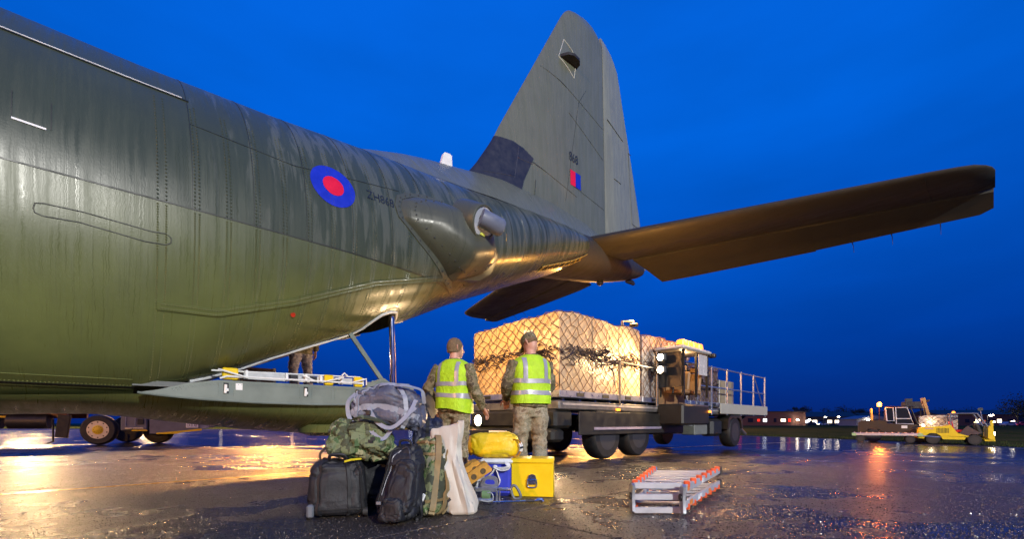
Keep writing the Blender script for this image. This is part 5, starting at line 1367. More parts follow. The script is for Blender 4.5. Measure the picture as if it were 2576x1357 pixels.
    for y in (2.45,):
        for x in posts:
            mb = MB(); mb.tube([(x, y, 1.1), (x, y, 2.30)], .028, 8); mb.build('guard_post', ALU, t)
        mb = MB(); mb.tube([(5.4, y, 2.27), (10.95, y, 2.27)], .022, 8); mb.build('guard_rail', ALU, t)
    mb = MB(); mb.box((9.0, -.07, 1.14), (4.0, .03, .30), 0, None, None, .01); mb.build('side_board', PANEL, t)
    return t
LOAD = loader()
def tl(x, y, z):
    p = P0 + TD * x + TN * y; return Vector((p.x, p.y, gz(P0.x, P0.y) + z))
lamp('loader_work_lamp', tl(3.45, .55, 3.2), 300, (1, .45, .08), .10)
lamp('ramp_fill_light', Vector((-AXN.x * D0, -AXN.y * D0, 0)) + AXD * 4.3 + AXN * 1.1 + Vector((0, 0, 2.55)), 420, (1, .60, .22), .10, (.2, 9.0, 1.9), 110)  # unseen lamp under the tail, added to brighten the cargo front
lamp('loader_deck_lamp', tl(2.9, -.7, 2.2), 480, (1, .62, .26), .10, tl(1.6, .1, 1.5), 125)
lamp('loader_headlight', tl(-.15, .30, .78), 260, (1, .66, .34), .1, tl(-8, .3, .3), 120)
lamp('loader_headlight', tl(-.15, 2.15, .78), 260, (1, .66, .34), .1, tl(-8, 2.2, .3), 120)
lamp('loader_side_lamp', tl(5.05, -.75, 2.3), 800, (1, .52, .14), .08, tl(4.6, -3.2, 0), 130, 1)
lamp('loader_cab_lamp', tl(4.1, -.35, 2.3), 14, (1, .6, .25), .06)
lamp('loader_amber_lamp', tl(4.3, -.45, 2.8), 60, (1, .36, .05), .15)

NETM = M('net_webbing', (.16, .09, .045), .7); NETB = cloth('net_bundle', (.045, .03, .035), .8)
def pallet(name, x0, x1, y0, y1, h, label, film, lump=.05, net=True, seed=1, waist=None, slope=0., cell=.22, base=1.19, parent_xf=None):
    """a load of boxes under sheet and net on an aluminium pallet"""
    xf = parent_xf or tl
    o = xf((x0 + x1) / 2, (y0 + y1) / 2, base)
    t = empty(name, o, TRZ if parent_xf is None else parent_xf(None, None, None), label, 'cargo', 'cargo pallets on the loader' if parent_xf is None else None)
    X, Y = (x1 - x0), (y1 - y0)
    mb = MB(); mb.box((0, 0, .065), (X + .1, Y + .1, .125), 0, None, None, .01); pb = mb.build('pallet_base', ALU, t)
    for k in range(3):
        mb = MB(); mb.box((-X / 2 - .052, (k - 1) * Y * .3, .062), (.012, .22, .07)); mb.build('fork_pocket', BLACK, pb)
        mb = MB(); mb.box(((k - 1) * X * .3, -Y / 2 - .052, .062), (.22, .012, .07)); mb.build('fork_pocket', BLACK, pb)
    def top(x, y): return h - slope * (y / Y + .5) + lump * noise.noise(Vector((x * 2.2, y * 2.2, seed))) - .10 * (abs(2 * x / X) ** 6 + abs(2 * y / Y) ** 6) * lump * 8 * .2
    def S(face, a, b, off=0.):
        """a along the face 0..1, b up 0..1"""
        w_ = off + .035 * noise.noise(Vector((a * 3, b * 3, seed + face))) + .015 * noise.noise(Vector((a * 9, b * 7, seed + face)))
        if face == 0: x, y = -X / 2 - w_, lerp(-Y / 2, Y / 2, a)
        elif face == 1: x, y = lerp(-X / 2, X / 2, a), -Y / 2 - w_
        elif face == 2: x, y = X / 2 + w_, lerp(-Y / 2, Y / 2, a)
        elif face == 3: x, y = lerp(-X / 2, X / 2, a), Y / 2 + w_
        if face < 4: return Vector((x, y, lerp(.13, top(max(-X / 2, min(X / 2, x)), max(-Y / 2, min(Y / 2, y))), b)))
        x, y = lerp(-X / 2, X / 2, a), lerp(-Y / 2, Y / 2, b); return Vector((x, y, top(x, y) + off))
    mb = MB(); K = 14
    for f in range(5):
        rows = [[S(f, i / K, j / K) for j in range(K + 1)] for i in range(K + 1)]
        mb.grid(rows)
    mb.build('load', film, t)
    # box edges under the sheet
    mb = MB()
    for f in (0, 1):
        for a in (.36, .7): mb.tube([S(f, a, b, .004) for b in [k / 8 for k in range(9)]], .008, 4)
        mb.tube([S(f, a, .52, .004) for a in [k / 10 for k in range(11)]], .008, 4)
    mb.build('carton_edges', M('carton_edge', (.32, .22, .13), .6) if not bpy.data.materials.get('carton_edge') else bpy.data.materials['carton_edge'], t)
    if waist == .52:
        mb = MB(); mb.grid([[S(0, lerp(.26, .36, i / 3), lerp(.66, .84, j / 3), .012) for j in range(4)] for i in range(4)]); mb.build('shipping_paper', WHITE, t)
    if net:
        mb = MB()
        for f in range(5):
            if f in (2, 3): continue
            Lx = (Y if f == 0 else X); Ly = h if f < 4 else Y
            na, nb = max(2, round(Lx / cell)), max(2, round(Ly / cell))
            for i in range(na):
                for j in range(nb):
                    c = ((i + .5) / na, (j + .5) / nb); dx, dy = .5 / na, .5 / nb
                    jt = lambda a, b: (a + .7 * dx * noise.noise(Vector((a * 9, b * 9, seed + f))) if 0 < a < 1 else a, b + .7 * dy * noise.noise(Vector((b * 9, a * 9, seed + f + 4))) if 0 < b < 1 else b)
                    q = [jt(c[0] - dx, c[1]), jt(c[0], c[1] + dy), jt(c[0] + dx, c[1]), jt(c[0], c[1] - dy)]
                    for k in range(4):
                        mb.tube([S(f, *q[k], .018), S(f, *q[(k + 1) % 4], .03)], .0075, 4, 0, False)
        tag(mb.build('cargo_net', NETM, t), kind='stuff')
    if waist:
        rnd = random.Random(seed); mb = MB()
        for f in (0, 1):
            Lx = (Y if f == 0 else X)
            for k in range(int(Lx * 34)):
                a = rnd.random(); b = waist + rnd.gauss(0, .045); pts = []
                aa, bb = a, b
                for q in range(4):
                    pts.append(S(f, min(1, max(0, aa)), bb, .02 + .05 * rnd.random())); aa += rnd.uniform(-.07, .07); bb += rnd.uniform(-.06, .03)
                mb.tube(spline(pts, 3), [(.014, .007)] * 10, 4, 0, False)
        tag(mb.build('gathered_net', NETB, t), kind='stuff')
    return t
FILM1 = M('pale_sheeting', (.62, .42, .24), .35, 0, .18, 2.2, .5, 9, bd=.03); FILM2 = M('clear_wrap', (.40, .36, .33), .25, 0, .5, 4, .6, 12, bd=.04); FILM3 = M('dark_wrap', (.16, .12, .14), .3, 0, .6, 5, .6, 12, bd=.04)
CARD = M('cardboard', (.30, .24, .15), .7, 0, .2, 5)
pallet('cargo_pallet', .12, 2.85, .05, 2.45, 1.58, 'tall netted cargo pallet under pale sheeting at the front of the loader deck', FILM1, .055, True, 3, .52, .10)
pallet('cargo_pallet', 3.05, 5.35, .10, 2.42, 1.55, 'film wrapped cargo pallet behind the loader cab with a slumped net', FILM2, .06, True, 8, .5, .1)
pallet('cargo_pallet', 5.55, 7.35, .15, 2.4, 1.12, 'low dark wrapped cargo pallet behind the guard rail', FILM3, .14, True, 15, .5)
for k, x in enumerate((7.55, 8.05, 8.55)):
    o = tl(x + .22, .75, 1.19); t = empty('carton', o, TRZ, ('first', 'second', 'third')[k] + ' of three tall beige cartons behind the guard rail, counted from the pallets', 'carton', 'cartons on the loader deck')
    mb = MB(); mb.box((0, 0, .42), (.44, .9, .84), 0, None, None, .01); mb.build('box', CARD, t)
    mb = MB(); mb.box((.1, -.452, .42), (.03, .006, .84)); mb.build('strapping', WHITE, t)

# ------------------------------------------------------------------ lorry parked beyond the fuselage
def lorry():
    d = 15.2; p = at(247, d)
    ax = Vector((.93, .36, 0)).normalized(); rz = math.atan2(ax.y, ax.x)
    t = empty('lorry', (p.x, p.y, 0), rz, 'grey lorry with a yellow wheel hub parked beyond the fuselage', 'lorry')
    # local x forward (to the right), y to the far side
    SILV = M('lorry_rim', (.55, .53, .52), .35, .6, .15, 12)
    for y in (.0, 2.2):
        o = wheel(t, (0, y + .12, .50), (0, -1 if y < 1 else 1, 0), .50, .30, SILV)
        if y < 1:
            for k in range(10):
                a = 2 * PI * k / 10; mb = MB(); mb.lathe((math.cos(a) * .205, -.005, .50 + math.sin(a) * .205), (0, -1, 0), [(-.03, .024), (.012, .022), (.016, .012)], 8); mb.build('wheel_nut', BLACK, o)
            mb = MB(); mb.lathe((0, -.0, .50), (0, -1, 0), [(-.02, .16), (.03, .155), (.045, .09), (.05, 0)], 24); hb = mb.build('hub_cap', M('hub_yellow', (.72, .50, .01), .4), o)
            for k in range(10):
                a = 2 * PI * k / 10; mb = MB(); mb.box((math.cos(a) * .105, -.037, .50 + math.sin(a) * .105), (.022, .01, .022)); mb.build('hub_bolt', DARK, hb)
            for k in range(10):
                a = 2 * PI * (k + .5) / 10; mb = MB(); mb.lathe((math.cos(a) * .255, -.03, .50 + math.sin(a) * .255), (0, -1, 0), [(-.02, .022), (.004, .022), (.004, 0)], 8); mb.build('rim_slot', BLACK, o)
    GREY = M('lorry_grey', (.12, .13, .16), .45, 0, .15, 6); PALE = M('lorry_cab_paint', (.25, .27, .33), .4)
    mb = MB(); mb.box((1.45, 1.15, 2.0), (2.0, 2.4, 2.1), 0, None, None, .12); cab = mb.build('cab', PALE, t)
    mb = MB(); mb.box((2.46, 1.15, 2.4), (.03, 2.0, .9)); mb.build('windscreen', GLASS, cab)
    mb = MB(); mb.box((1.5, -.055, 2.45), (.9, .02, .7)); mb.build('door_window', GLASS, cab)
    # step well panel
    mb = MB(); mb.box((.98, .06, .78), (.74, .20, .62), 0, None, None, .03); st = mb.build('step_well', GREY, t)
    for x in (.76, 1.02): mb = MB(); mb.box((x, -.05, .82), (.02, .02, .42)); mb.build('step_rib', PALE, st)
    mb = MB(); mb.box((1.17, -.05, .78), (.17, .03, .20)); mb.build('foot_hole', BLACK, st)
    mb = MB(); mb.box((1.0, -.06, .55), (.50, .05, .035)); mb.build('step_tread', ALU, st)
    mb = MB(); mb.box((1.14, -.05, .475), (.42, .04, .04)); mb.build('warning_strip', YELLOW, st)
    mb = MB()
    mb.prism([(1.42, .36), (1.42, 1.12), (2.9, 1.12), (2.9, .52), (2.72, .46), (2.0, .38)], (0, .06, 0), (1, 0, 0), (0, 0, 1), .22); bu = mb.build('front_corner', GREY, t)
    mb = MB(); mb.prism([(2.9, .52), (2.9, 1.12), (3.12, 1.12), (3.2, .90), (3.1, .55)], (0, .08, 0), (1, 0, 0), (0, 0, 1), .24); mb.build('bumper_end', PALE, t)
    mb = MB(); mb.prism([(1.62, .345), (2.2, .35), (2.35, .40), (2.95, .46), (2.95, .53), (2.2, .44), (1.62, .385)], (0, -.065, 0), (1, 0, 0), (0, 0, 1), .03); mb.build('warning_strip', YELLOW, bu)
    mb = MB(); mb.box((2.66, -.062, .655), (.36, .02, .19), 0, None, None, .005); pt = mb.build('number_board', WHITE, bu)
    tm = text_mesh('CX 01 AB', .15)
    for v in tm.vertices: v.co = Vector((2.505 + v.co.x * .47, -.0745, .60 + v.co.y))
    tm.materials.append(LETTER); link('number', tm, pt)
    mb = MB(); mb.box((2.6, 1.2, .82), (.6, 2.1, .55), 0, None, None, .06); mb.build('bumper', GREY, t)
    # second wheel of the steering axle pair seen in shade, mud flap, chassis, body
    wheel(t, (1.45, .75, .46), (0, -1, 0), .46, .3, DARK)
    mb = MB(); mb.box((-.95, .10, .62), (.32, .10, .75), 0, Matrix.Rotation(.12, 3, 'Y'), None, .01); mb.build('mud_flap', BLACK, t)
    mb = MB(); mb.box((-5.0, .5, 1.02), (8.0, .12, .25)); mb.box((-5.0, 1.8, 1.02), (8.0, .12, .25)); mb.build('chassis_rail', M('chassis_red', (.16, .05, .04), .5), t)
    mb = MB(); mb.box((-5.0, 1.15, 1.25), (8.3, 2.4, .16), 0, None, None, .02); mb.build('flat_bed', DARK, t)
    for k, x in enumerate((-1.9, -3.1)):
        mb = MB(); mb.cyl((x - .5, .35, .78), (x + .5, .35, .78), .24, .24, 16); mb.build('tank', DARK, t)
    mb = MB(); mb.box((-2.5, .25, .93), (.35, .1, .06)); mb.build('bracket', YELLOW, t)
    mb = MB(); mb.tube([(-1.25, .2, .85), (-1.25, .2, .12), (-1.4, .2, .05)], .03, 8); mb.build('prop_leg', DARK, t)
    for x in (-7.2,):
        for y in (.12, 2.2): wheel(t, (x, y, .5), (0, -1 if y < 1 else 1, 0), .5, .32, SILV)
lorry()

# ------------------------------------------------------------------ far side of the airfield
def grass_mat():
    m = NT('grass_blades'); oi = m.n('ShaderNodeObjectInfo').outputs['Random']; p = m.pos()
    m.set('Base Color', m.mix(m.rng(m.noise(p, .6, 4), .35, .65), (.030, .055, .014), (.07, .085, .025))); m.set('Roughness', .8); m.set('Specular IOR Level', .1); return m.mat
def verge():
    """grass field beyond the apron, with blades along its near edge"""
    outer = [(-400, 70), (-80, 64), (-40, 60), (-9, 51), (8, 47), (16, 44.3), (21.3, 40.3), (24.2, 34.5), (25.4, 28), (25.5, 21), (25.2, 10), (24.7, -20), (24.7, -70)]
    mb = MB(); rows = []
    fx = [0, .02, .05, .1, .18, .3, .5, .75, 1]
    dense = []
    for a, b in zip(outer, outer[1:]):
        n = max(1, int(math.dist(a, b) / 4))
        for k in range(n): dense.append((lerp(a[0], b[0], k / n), lerp(a[1], b[1], k / n)))
    dense.append(outer[-1])
    for (x, y) in dense:
        # push outwards to the far ring
        d = Vector((x, y)) - Vector((-20, -20)); d.normalize(); r = []
        for f in fx:
            D = f * 165; X, Y = x + d.x * D, y + d.y * D
            r.append(Vector((X, Y, gz(X, Y) + min(.10, f * 2.0) - .005 + .10 * noise.noise(Vector((X * .12, Y * .12, 0))) * min(1, f * 8))))
        rows.append(r)
    mb.grid(rows); mb.f = [tuple(reversed(f)) for f in mb.f]
    m = NT('turf'); p = m.pos(); n1 = m.noise(p, .35, 5, .6); n2 = m.noise(m.map(p, (3, 3, 3)), 3, 4, .7)
    m.set('Base Color', m.mix(m.rng(n1, .35, .65), m.mix(m.rng(n2, .3, .7), (.022, .040, .010), (.05, .07, .02)), m.mix(m.rng(n2, .3, .7), (.05, .055, .02), (.085, .085, .035)))); m.set('Roughness', .9); m.set('Specular IOR Level', 0.); m.bump(n2, .8, .08)
    tag(mb.build('grass_field', m.mat), kind='structure')
    g = MB(); rnd = random.Random(4)
    for a, b in zip(outer[1:], outer[2:-2]):
        L_ = math.dist(a, b); n = int(L_ * 60)
        for k in range(n):
            q = rnd.random(); x, y = lerp(a[0], b[0], q), lerp(a[1], b[1], q); d = Vector((x + 20, y + 20)).normalized(); o = -1.1 + rnd.random() ** 1.5 * 6
            x += d.x * o; y += d.y * o; h = rnd.uniform(.06, .20); an = rnd.random() * 6.28; w_ = .02; z = gz(x, y) - .02 + min(.1, max(0, o) * .012)
            c, s = math.cos(an) * w_, math.sin(an) * w_
            g.add([(x - c, y - s, z), (x + c, y + s, z), (x + s * 2 * rnd.uniform(-1, 1), y + c * 2, z + h)], [(0, 1, 2)])
    tag(g.build('grass', grass_mat()), 'short rough grass along the edge of the wet apron', 'grass', None, 'stuff')
verge()
# ---- tow tractor
def far_root(name, u, depth, rz, label, cat, group=None):
    p = at(u, depth); return empty(name, (p.x, p.y, gz(p.x, p.y)), rz, label, cat, group)
TGY = M('tractor_yellow', (.80, .58, .01), .35, 0, .1, 8, emit=None)
def tractor():
    t = far_root('tow_tractor', 2398, 24.2, R(-38), 'small yellow airport tow tractor with an open cab at the edge of the apron', 'tractor')
    # local x to the front (picture right), length 2.9
    body = MB(); W = 1.25
    side = [(-1.42, .32), (-1.42, .78), (-1.3, .92), (-.35, .98), (-.18, 1.06), (.1, .62), (.72, .38), (1.2, .38), (1.22, 1.0), (1.38, .98), (1.46, .22), (1.1, .22), (1.02, .44), (.86, .56), (.6, .56), (.44, .44), (.36, .28), (-.46, .28), (-.54, .46), (-.72, .60), (-.98, .60), (-1.14, .46), (-1.2, .32)]
    body.prism(side, (0, 0, 0), (1, 0, 0), (0, 0, 1), W); b = body.build('body', TGY, t)
    for k in range(9):
        mb = MB(); mb.box((-.44 + k * .055 - .25, -W / 2 - .005, .74), (.022, .012, .26)); mb.build('grille_slot', BLACK, b)
    mb = MB(); mb.box((-1.0, -W / 2 - .004, .84), (.34, .01, .06)); mb.build('name_strip', M('strip_pink', (.6, .35, .35), .5), b)
    for x, r in ((-.85, .30), (.73, .28)):
        for y in (-W / 2 + .08, W / 2 - .08): wheel(t, (x, y, r), (0, -1 if y < 0 else 1, 0), r, .2, DARK)
    fr = M('cab_frame', (.16, .17, .2), .4, .3)
    for y in (-W / 2 + .05, W / 2 - .05):
        mb = MB(); mb.tube(spline([(-.15, y, 1.0), (-.17, y, 1.55), (-.05, y, 1.62), (.75, y, 1.63), (.86, y, 1.55), (1.2, y, .95)], 6), .035, 8); mb.build('cab_frame', fr, t)
    mb = MB(); mb.box((.32, 0, 1.64), (1.0, W - .1, .04), 0, None, None, .01); mb.build('cab_roof', fr, t)
    mb = MB(); mb.box((.15, -.2, .72), (.45, .5, .14), 0, None, None, .03); s = mb.build('seat', RED, t); mb = MB(); mb.box((-.1, -.2, 1.0), (.12, .5, .5), 0, Matrix.Rotation(-.2, 3, 'Y'), None, .03); mb.build('seat_back', RED, s)
    mb = MB(); mb.box((.55, -W / 2 + .02, .62), (.6, .02, .5), 0, Matrix.Rotation(R(38), 3, 'Y')); mb.build('side_panel', M('side_panel_dark', (.05, .03, .04), .4), t)
    mb = MB(); mb.lathe((.6, -.2, 1.0), (-.6, 0, 1), [(-.015, .16), (0, .175), (.015, .16)], 16); mb.build('steering_wheel', BLACK, t)
    mb = MB(); mb.box((.9, 0, .85), (.1, W - .2, .5), 0, Matrix.Rotation(-.3, 3, 'Y')); mb.build('dashboard', DARK, t)
    for k in range(4):
        mb = MB(); mb.box((.83, -.35 + k * .2, 1.18), (.03, .09, .05)); mb.build('lit_instrument', M('instrument_glow', (1, .8, .4), .4, emit=(1, .7, .3), es=3) if k == 0 else bpy.data.materials['instrument_glow'], t)
    mb = MB(); mb.box((1.34, -W / 2 + .04, 1.12), (.10, .07, .3)); mb.build('bumper_post', TGY, t)
    mb = MB(); mb.lathe((-.02, -.3, 1.64), (0, 0, 1), [(0, .07), (.09, .065), (.12, .04), (.125, 0)], 14); mb.build('beacon', GLOW_O, t)
    mb = MB(); mb.tube([(1.05, -.45, 1.1), (.95, -.45, 1.82)], .022, 6); m_ = mb.build('lamp_mast', ALU, t)
    for y in (-.62, -.2):
        mb = MB(); mb.lathe((.95, y, 1.84), (.3, -1, 0), [(-.03, .05), (.02, .085), (.025, .07), (.01, 0)], 14); mb.build('spot_lamp', DARK, m_)
    mb = MB(); mb.box((1.1, -.3, 1.2), (.12, .14, .18), 0, None, None, .02); mb.build('warning_lamp', M('lamp_orange', (.6, .12, .03), .4), t)
    for y in (-.45, .45):
        mb = MB(); mb.lathe((1.43, y, .6), (1, 0, 0), [(0, .10), (.03, .09), (.035, 0)], 14); mb.build('headlight', GLOW_W, t)
    mb = MB(); mb.tube([(-1.45, 0, .35), (-1.65, 0, .3)], .05, 8); mb.build('tow_hook', YELLOW, t)
    return t
tractor()
# ---- flat pallet dolly
t = far_root('flat_trailer', 2228, 25.4, R(-38) + R(0), 'low flat aluminium pallet trailer hitched behind the yellow tow tractor', 'trailer')
mb = MB(); mb.box((0, 0, .46), (3.0, 1.3, .14), 0, None, None, .02); mb.build('platform', M('trailer_alu', (.5, .5, .54), .4, .6, .2, 6), t)
for k in range(11):
    mb = MB(); mb.cyl((-1.4 + k * .28, -.6, .55), (-1.4 + k * .28, .6, .55), .03, .03, 8); mb.build('roller', ALU, t)
for x in (-1.1, 1.0):
    for y in (-.6, .6): wheel(t, (x, y, .21), (0, -1 if y < 0 else 1, 0), .21, .14, DARK)
for x in (-1.4, 1.4):
    mb = MB(); mb.box((x, -.655, .46), (.2, .02, .15)); mb.build('corner_plate', M('corner_lime', (.35, .55, .25), .4) if x < 0 else bpy.data.materials['corner_lime'], t)
mb = MB(); mb.tube([(1.5, 0, .40), (2.1, 0, .34), (2.25, 0, .34)], .035, 8); mb.build('draw_bar', ALU, t)
# ---- rough terrain fork truck behind the trailer
def forklift():
    t = far_root('forklift_truck', 2252, 27.0, R(-36), 'dark forklift truck with a white framed cab and an amber beacon behind the flat trailer', 'forklift')
    FD = M('forklift_dark', (.016, .010, .009), .4, .1, .3, 6)
    mb = MB(); mb.prism([(-1.75, .5), (-1.75, 1.15), (-1.6, 1.28), (-.5, 1.28), (-.4, 1.1), (.9, 1.05), (1.15, .8), (1.1, .45), (.5, .42), (-.6, .42), (-.75, .75), (-1.3, .78), (-1.45, .5)], (0, 0, 0), (1, 0, 0), (0, 0, 1), 1.5); mb.build('body', FD, t)
    for x, r in ((-1.05, .40), (1.0, .48)):
        for y in (-.68, .68): wheel(t, (x, y, r), (0, -1 if y < 0 else 1, 0), r, .3, DARK)
    cb = MB(); cb.box((.15, 0, 2.07), (1.25, 1.3, .08), 0, None, None, .03); rf = cb.build('cab_roof', FD, t)
    wf = M('white_frame', (.7, .7, .72), .4)
    def framep(pts, nm='cab_window_frame'):
        mb = MB(); mb.tube([Vector((x, -.66, z)) for x, z in pts], .028, 6); o = mb.build(nm, wf, t)
        mb = MB(); ps = [Vector((x, -.655, z)) for x, z in pts[:-1]]; mb.add(ps + [p + Vector((0, .015, 0)) for p in ps], [tuple(range(len(ps))), tuple(range(2 * len(ps) - 1, len(ps) - 1, -1))]); mb.build('pane', GLASS, o)
    framep([(-.42, 1.25), (-.48, 2.02), (-.14, 2.02), (-.10, 1.25), (-.42, 1.25)])
    framep([(.0, 1.38), (-.03, 2.02), (.48, 2.02), (.66, 1.38), (.0, 1.38)])
    framep([(.0, 1.07), (.0, 1.38), (.66, 1.38), (.76, 1.07), (.0, 1.07)])
    mb = MB(); mb.box((.1, .66, 1.6), (1.1, .04, .9)); mb.box((-.46, 0, 1.6), (.04, 1.3, .9)); mb.build('cab_shell', FD, t)
    mb = MB(); mb.tube([(.62, -.63, 2.02), (.95, -.63, 1.05)], .04, 8); mb.tube([(.62, .63, 2.02), (.95, .63, 1.05)], .04, 8); mb.build('front_pillar', FD, t)
    mb = MB(); mb.box((.05, 0, 1.2), (.5, .5, .15), 0, None, None, .03); mb.box((-.2, 0, 1.5), (.1, .5, .5), 0, None, None, .03); mb.build('seat', BLACK, t)
    mb = MB(); mb.box((.3, -.15, 1.83), (.3, .3, .03)); mb.build('red_pilot_lamp', GLOW_R, t)
    # leaning mast and carriage
    Mr = Matrix.Rotation(R(-10), 3, 'Y')
    for y in (-.38, .38):
        mb = MB(); mb.box((1.45, y, 1.45), (.13, .10, 2.3), 0, Matrix.Rotation(R(-12), 3, 'Y')); mb.build('mast_rail', M('mast_steel', (.32, .22, .10), .4, .6) if y < 0 else bpy.data.materials['mast_steel'], t)
    mb = MB(); mb.box((1.4, 0, 2.4), (.12, .9, .1)); mb.box((1.55, 0, 1.2), (.08, .8, .1)); mb.build('mast_cross', FD, t)
    mb = MB(); mb.cyl((1.5, 0, .6), (1.3, 0, 2.2), .06, .06, 10); mb.build('lift_cylinder', CHROME, t)
    for y in (-.35, .35):
        mb = MB(); mb.tube([(1.62, y, 1.5), (1.75, y, .3), (2.1, y, .18)], [(.03, .06)] * 3, 6); mb.build('fork', FD, t)
    for z, y in ((1.35, -.6), (.95, -.62), (.92, .2)):
        mb = MB(); mb.lathe((1.15, y, z if z < 1 else .98), (1, -.3, 0), [(0, .10), (.05, .08), (.055, 0)], 12); mb.build('headlight', GLOW_W, t)
    mb = MB(); mb.tube([(-1.1, -.45, 1.25), (-1.15, -.45, 2.0)], .06, 10); mb.build('exhaust', M('exhaust_yellow', (.55, .35, .08), .4, .4), t)
    mb = MB(); mb.tube([(-.75, -.3, 1.28), (-.75, -.3, 2.12)], .025, 6); mb.build('beacon_post', FD, t)
    mb = MB(); mb.lathe((-.75, -.3, 2.12), (0, 0, 1), [(0, .11), (.14, .11), (.22, .09), (.25, .04), (.255, 0)], 18); mb.build('beacon', M('beacon_glow', (1, .5, .1), .3, emit=(1, .26, .015), es=9), t)
    mb = MB(); mb.box((.35, -.76, .90), (.26, .015, .16), 0, None, None, .01); mb.build('plate', WHITE, t)
    return t
ft = forklift()
bp = ft.matrix_basis @ Vector((0, 0, 0)); b_ = Vector(ft.location) + Matrix.Rotation(R(-36), 3, 'Z') @ Vector((-.75, -.55, 2.3))
lamp('forklift_beacon_light', b_, 520, (1, .24, .03), .16)
tp = ft.location + Matrix.Rotation(R(-36), 3, 'Z') @ Vector((1.5, -.8, 1.2)); lamp('forklift_work_light', tp, 12, (1, .75, .45), .1)
# container behind it and the netted pallet between forklift and tractor
t = far_root('site_container', 2298, 36, R(-30), 'small dark raised container standing behind the forklift mast', 'container')
mb = MB(); mb.box((0, 0, 2.62), (1.3, 1.2, .55), 0, None, None, .02); mb.build('box', M('container_dark', (.035, .03, .035), .6), t)
for k in range(5):
    mb = MB(); mb.box((-.56 + k * .28, -.61, 2.62), (.04, .03, .5)); mb.build('rib', DARK, t)
for x in (-.55, .55):
    for y in (-.5, .5): mb = MB(); mb.tube([(x, y, 0), (x, y, 2.36)], .05, 6); mb.build('leg', DARK, t)
mb = MB(); mb.box((-.3, 0, 3.0), (.4, .4, .3)); mb.build('vent_hood', DARK, t)
RZF = R(-36); FP = at(2352, 26.0); FP.z = gz(FP.x, FP.y)
def fxf(x, y, z):
    if x is None: return RZF
    v = Matrix.Rotation(RZF, 3, 'Z') @ Vector((x, y, z)); return FP + v
pallet('netted_pallet', -.75, .85, -.65, .65, 1.28, 'netted pallet of bright wrapped boxes carried between the forklift and the tow tractor', M('bright_wrap', (.55, .50, .45), .35, 0, .3, 4, .5, 10, bd=.04), .10, True, 22, None, .0, .26, .30, fxf)

# ---- buildings, lamps, cars and trees on the far side
def far(u, dist): x = (u - 1288) / 1145 * dist; return Vector((x, dist, gz(x, dist)))
LITW = M('lit_window', (1, .9, .7), .4, emit=(1, .82, .55), es=4); LITC = M('lit_window_cool', (1, 1, 1), .4, emit=(.85, .92, 1), es=2.5); DARKW = M('dark_pane', (.02, .022, .03), .1)
def building(u, dist, wid, hgt, dep, wall, roofm, label, roof='flat', win=(), name='building', rz=0, roof_h=1.5, door=None):
    p = far(u, dist); t = empty(name, p, rz, label, 'building')
    mb = MB(); mb.box((0, dep / 2, hgt / 2), (wid, dep, hgt)); mb.build('wall', wall, t)
    mb = MB()
    if roof == 'gable': mb.prism([(-wid / 2 - .4, 0), (wid / 2 + .4, 0), (0, roof_h)], (0, dep / 2, hgt + .02), (1, 0, 0), (0, 0, 1), dep + .8)
    elif roof == 'ridge': mb.prism([(-.4, 0), (dep + .4, 0), (dep / 2, roof_h)], (0, 0, hgt + .02), (0, 1, 0), (0, 0, 1), wid + .8)
    else: mb.box((0, dep / 2, hgt + .15), (wid + .5, dep + .5, .3))
    mb.build('roof', roofm, t)
    for x, z, ww, hh, lit in win:
        mb = MB(); mb.box((x, -.03, z), (ww, .08, hh)); wn = mb.build('window', LITW if lit == 1 else LITC if lit == 2 else GLOW_R if lit == 3 else DARKW, t)
        mb = MB(); mb.box((x, -.09, z - hh / 2 - .06), (ww + .2, .14, .1)); mb.build('sill', wall, wn)
    if door:
        mb = MB(); mb.box((door, -.04, 1.1), (1.1, .08, 2.2)); mb.build('door', M('far_door', (.10, .10, .14), .5) if not bpy.data.materials.get('far_door') else bpy.data.materials['far_door'], t)
    return t
WB = M('brick_far', (.13, .06, .045), .8); WG = M('render_far', (.22, .22, .25), .8); WD = M('dark_wall_far', (.045, .04, .045), .8); RF = M('dark_roof_far', (.025, .025, .032), .7); WL = M('pale_cladding', (.17, .18, .23), .7)
building(1935, 150, 24, 4.6, 14, WB, RF, 'low brick building with red lit windows behind the loader', 'flat', [(-9.5 + 2.7 * k + (.6 if k % 3 else 0), 1.9, (1.0, 1.7, .8, 1.2, .9, 1.5, .8)[k], (1.0, 1.3, .8, 1.1, 1.3, .9, 1.0)[k], (3, 0, 3, 2, 0, 1, 3)[k]) for k in range(7)])
building(2040, 190, 40, 3.6, 12, WD, RF, 'long dark hall with a bright lit ground floor behind the parked cars', 'ridge', [(-17 + 3.1 * k, 1.6, 1.8, 1.2, (1, 0, 1, 1, 0, 2, 1, 0, 1, 1, 0, 1)[k]) for k in range(12)], 'building', 0, 2.2)
building(2200, 150, 12, 2.3, 8, WL, WL, 'pale gabled hangar left of the forklift', 'gable', [(-3.5, 1.3, 1.2, .9, 0), (3.5, 1.3, 1.2, .9, 0)], 'hangar', 0, 1.2, .8)
building(2260, 205, 30, 3.2, 12, WD, RF, 'dark low terrace behind the forklift', 'ridge', [(-12 + 4 * k, 1.6, 1.3, 1.2, (0, 1, 0, 2, 0, 1, 0)[k]) for k in range(7)], 'building', 0, 2.5)
building(2460, 170, 30, 4.2, 12, WB, RF, 'brick block with a pitched roof behind the tow tractor', 'ridge', [(-12 + 4 * k, 1.8, 1.6, 1.3, (1, 0, 0, 1, 0, 1, 0)[k]) for k in range(7)], 'building', 0, 1.8)
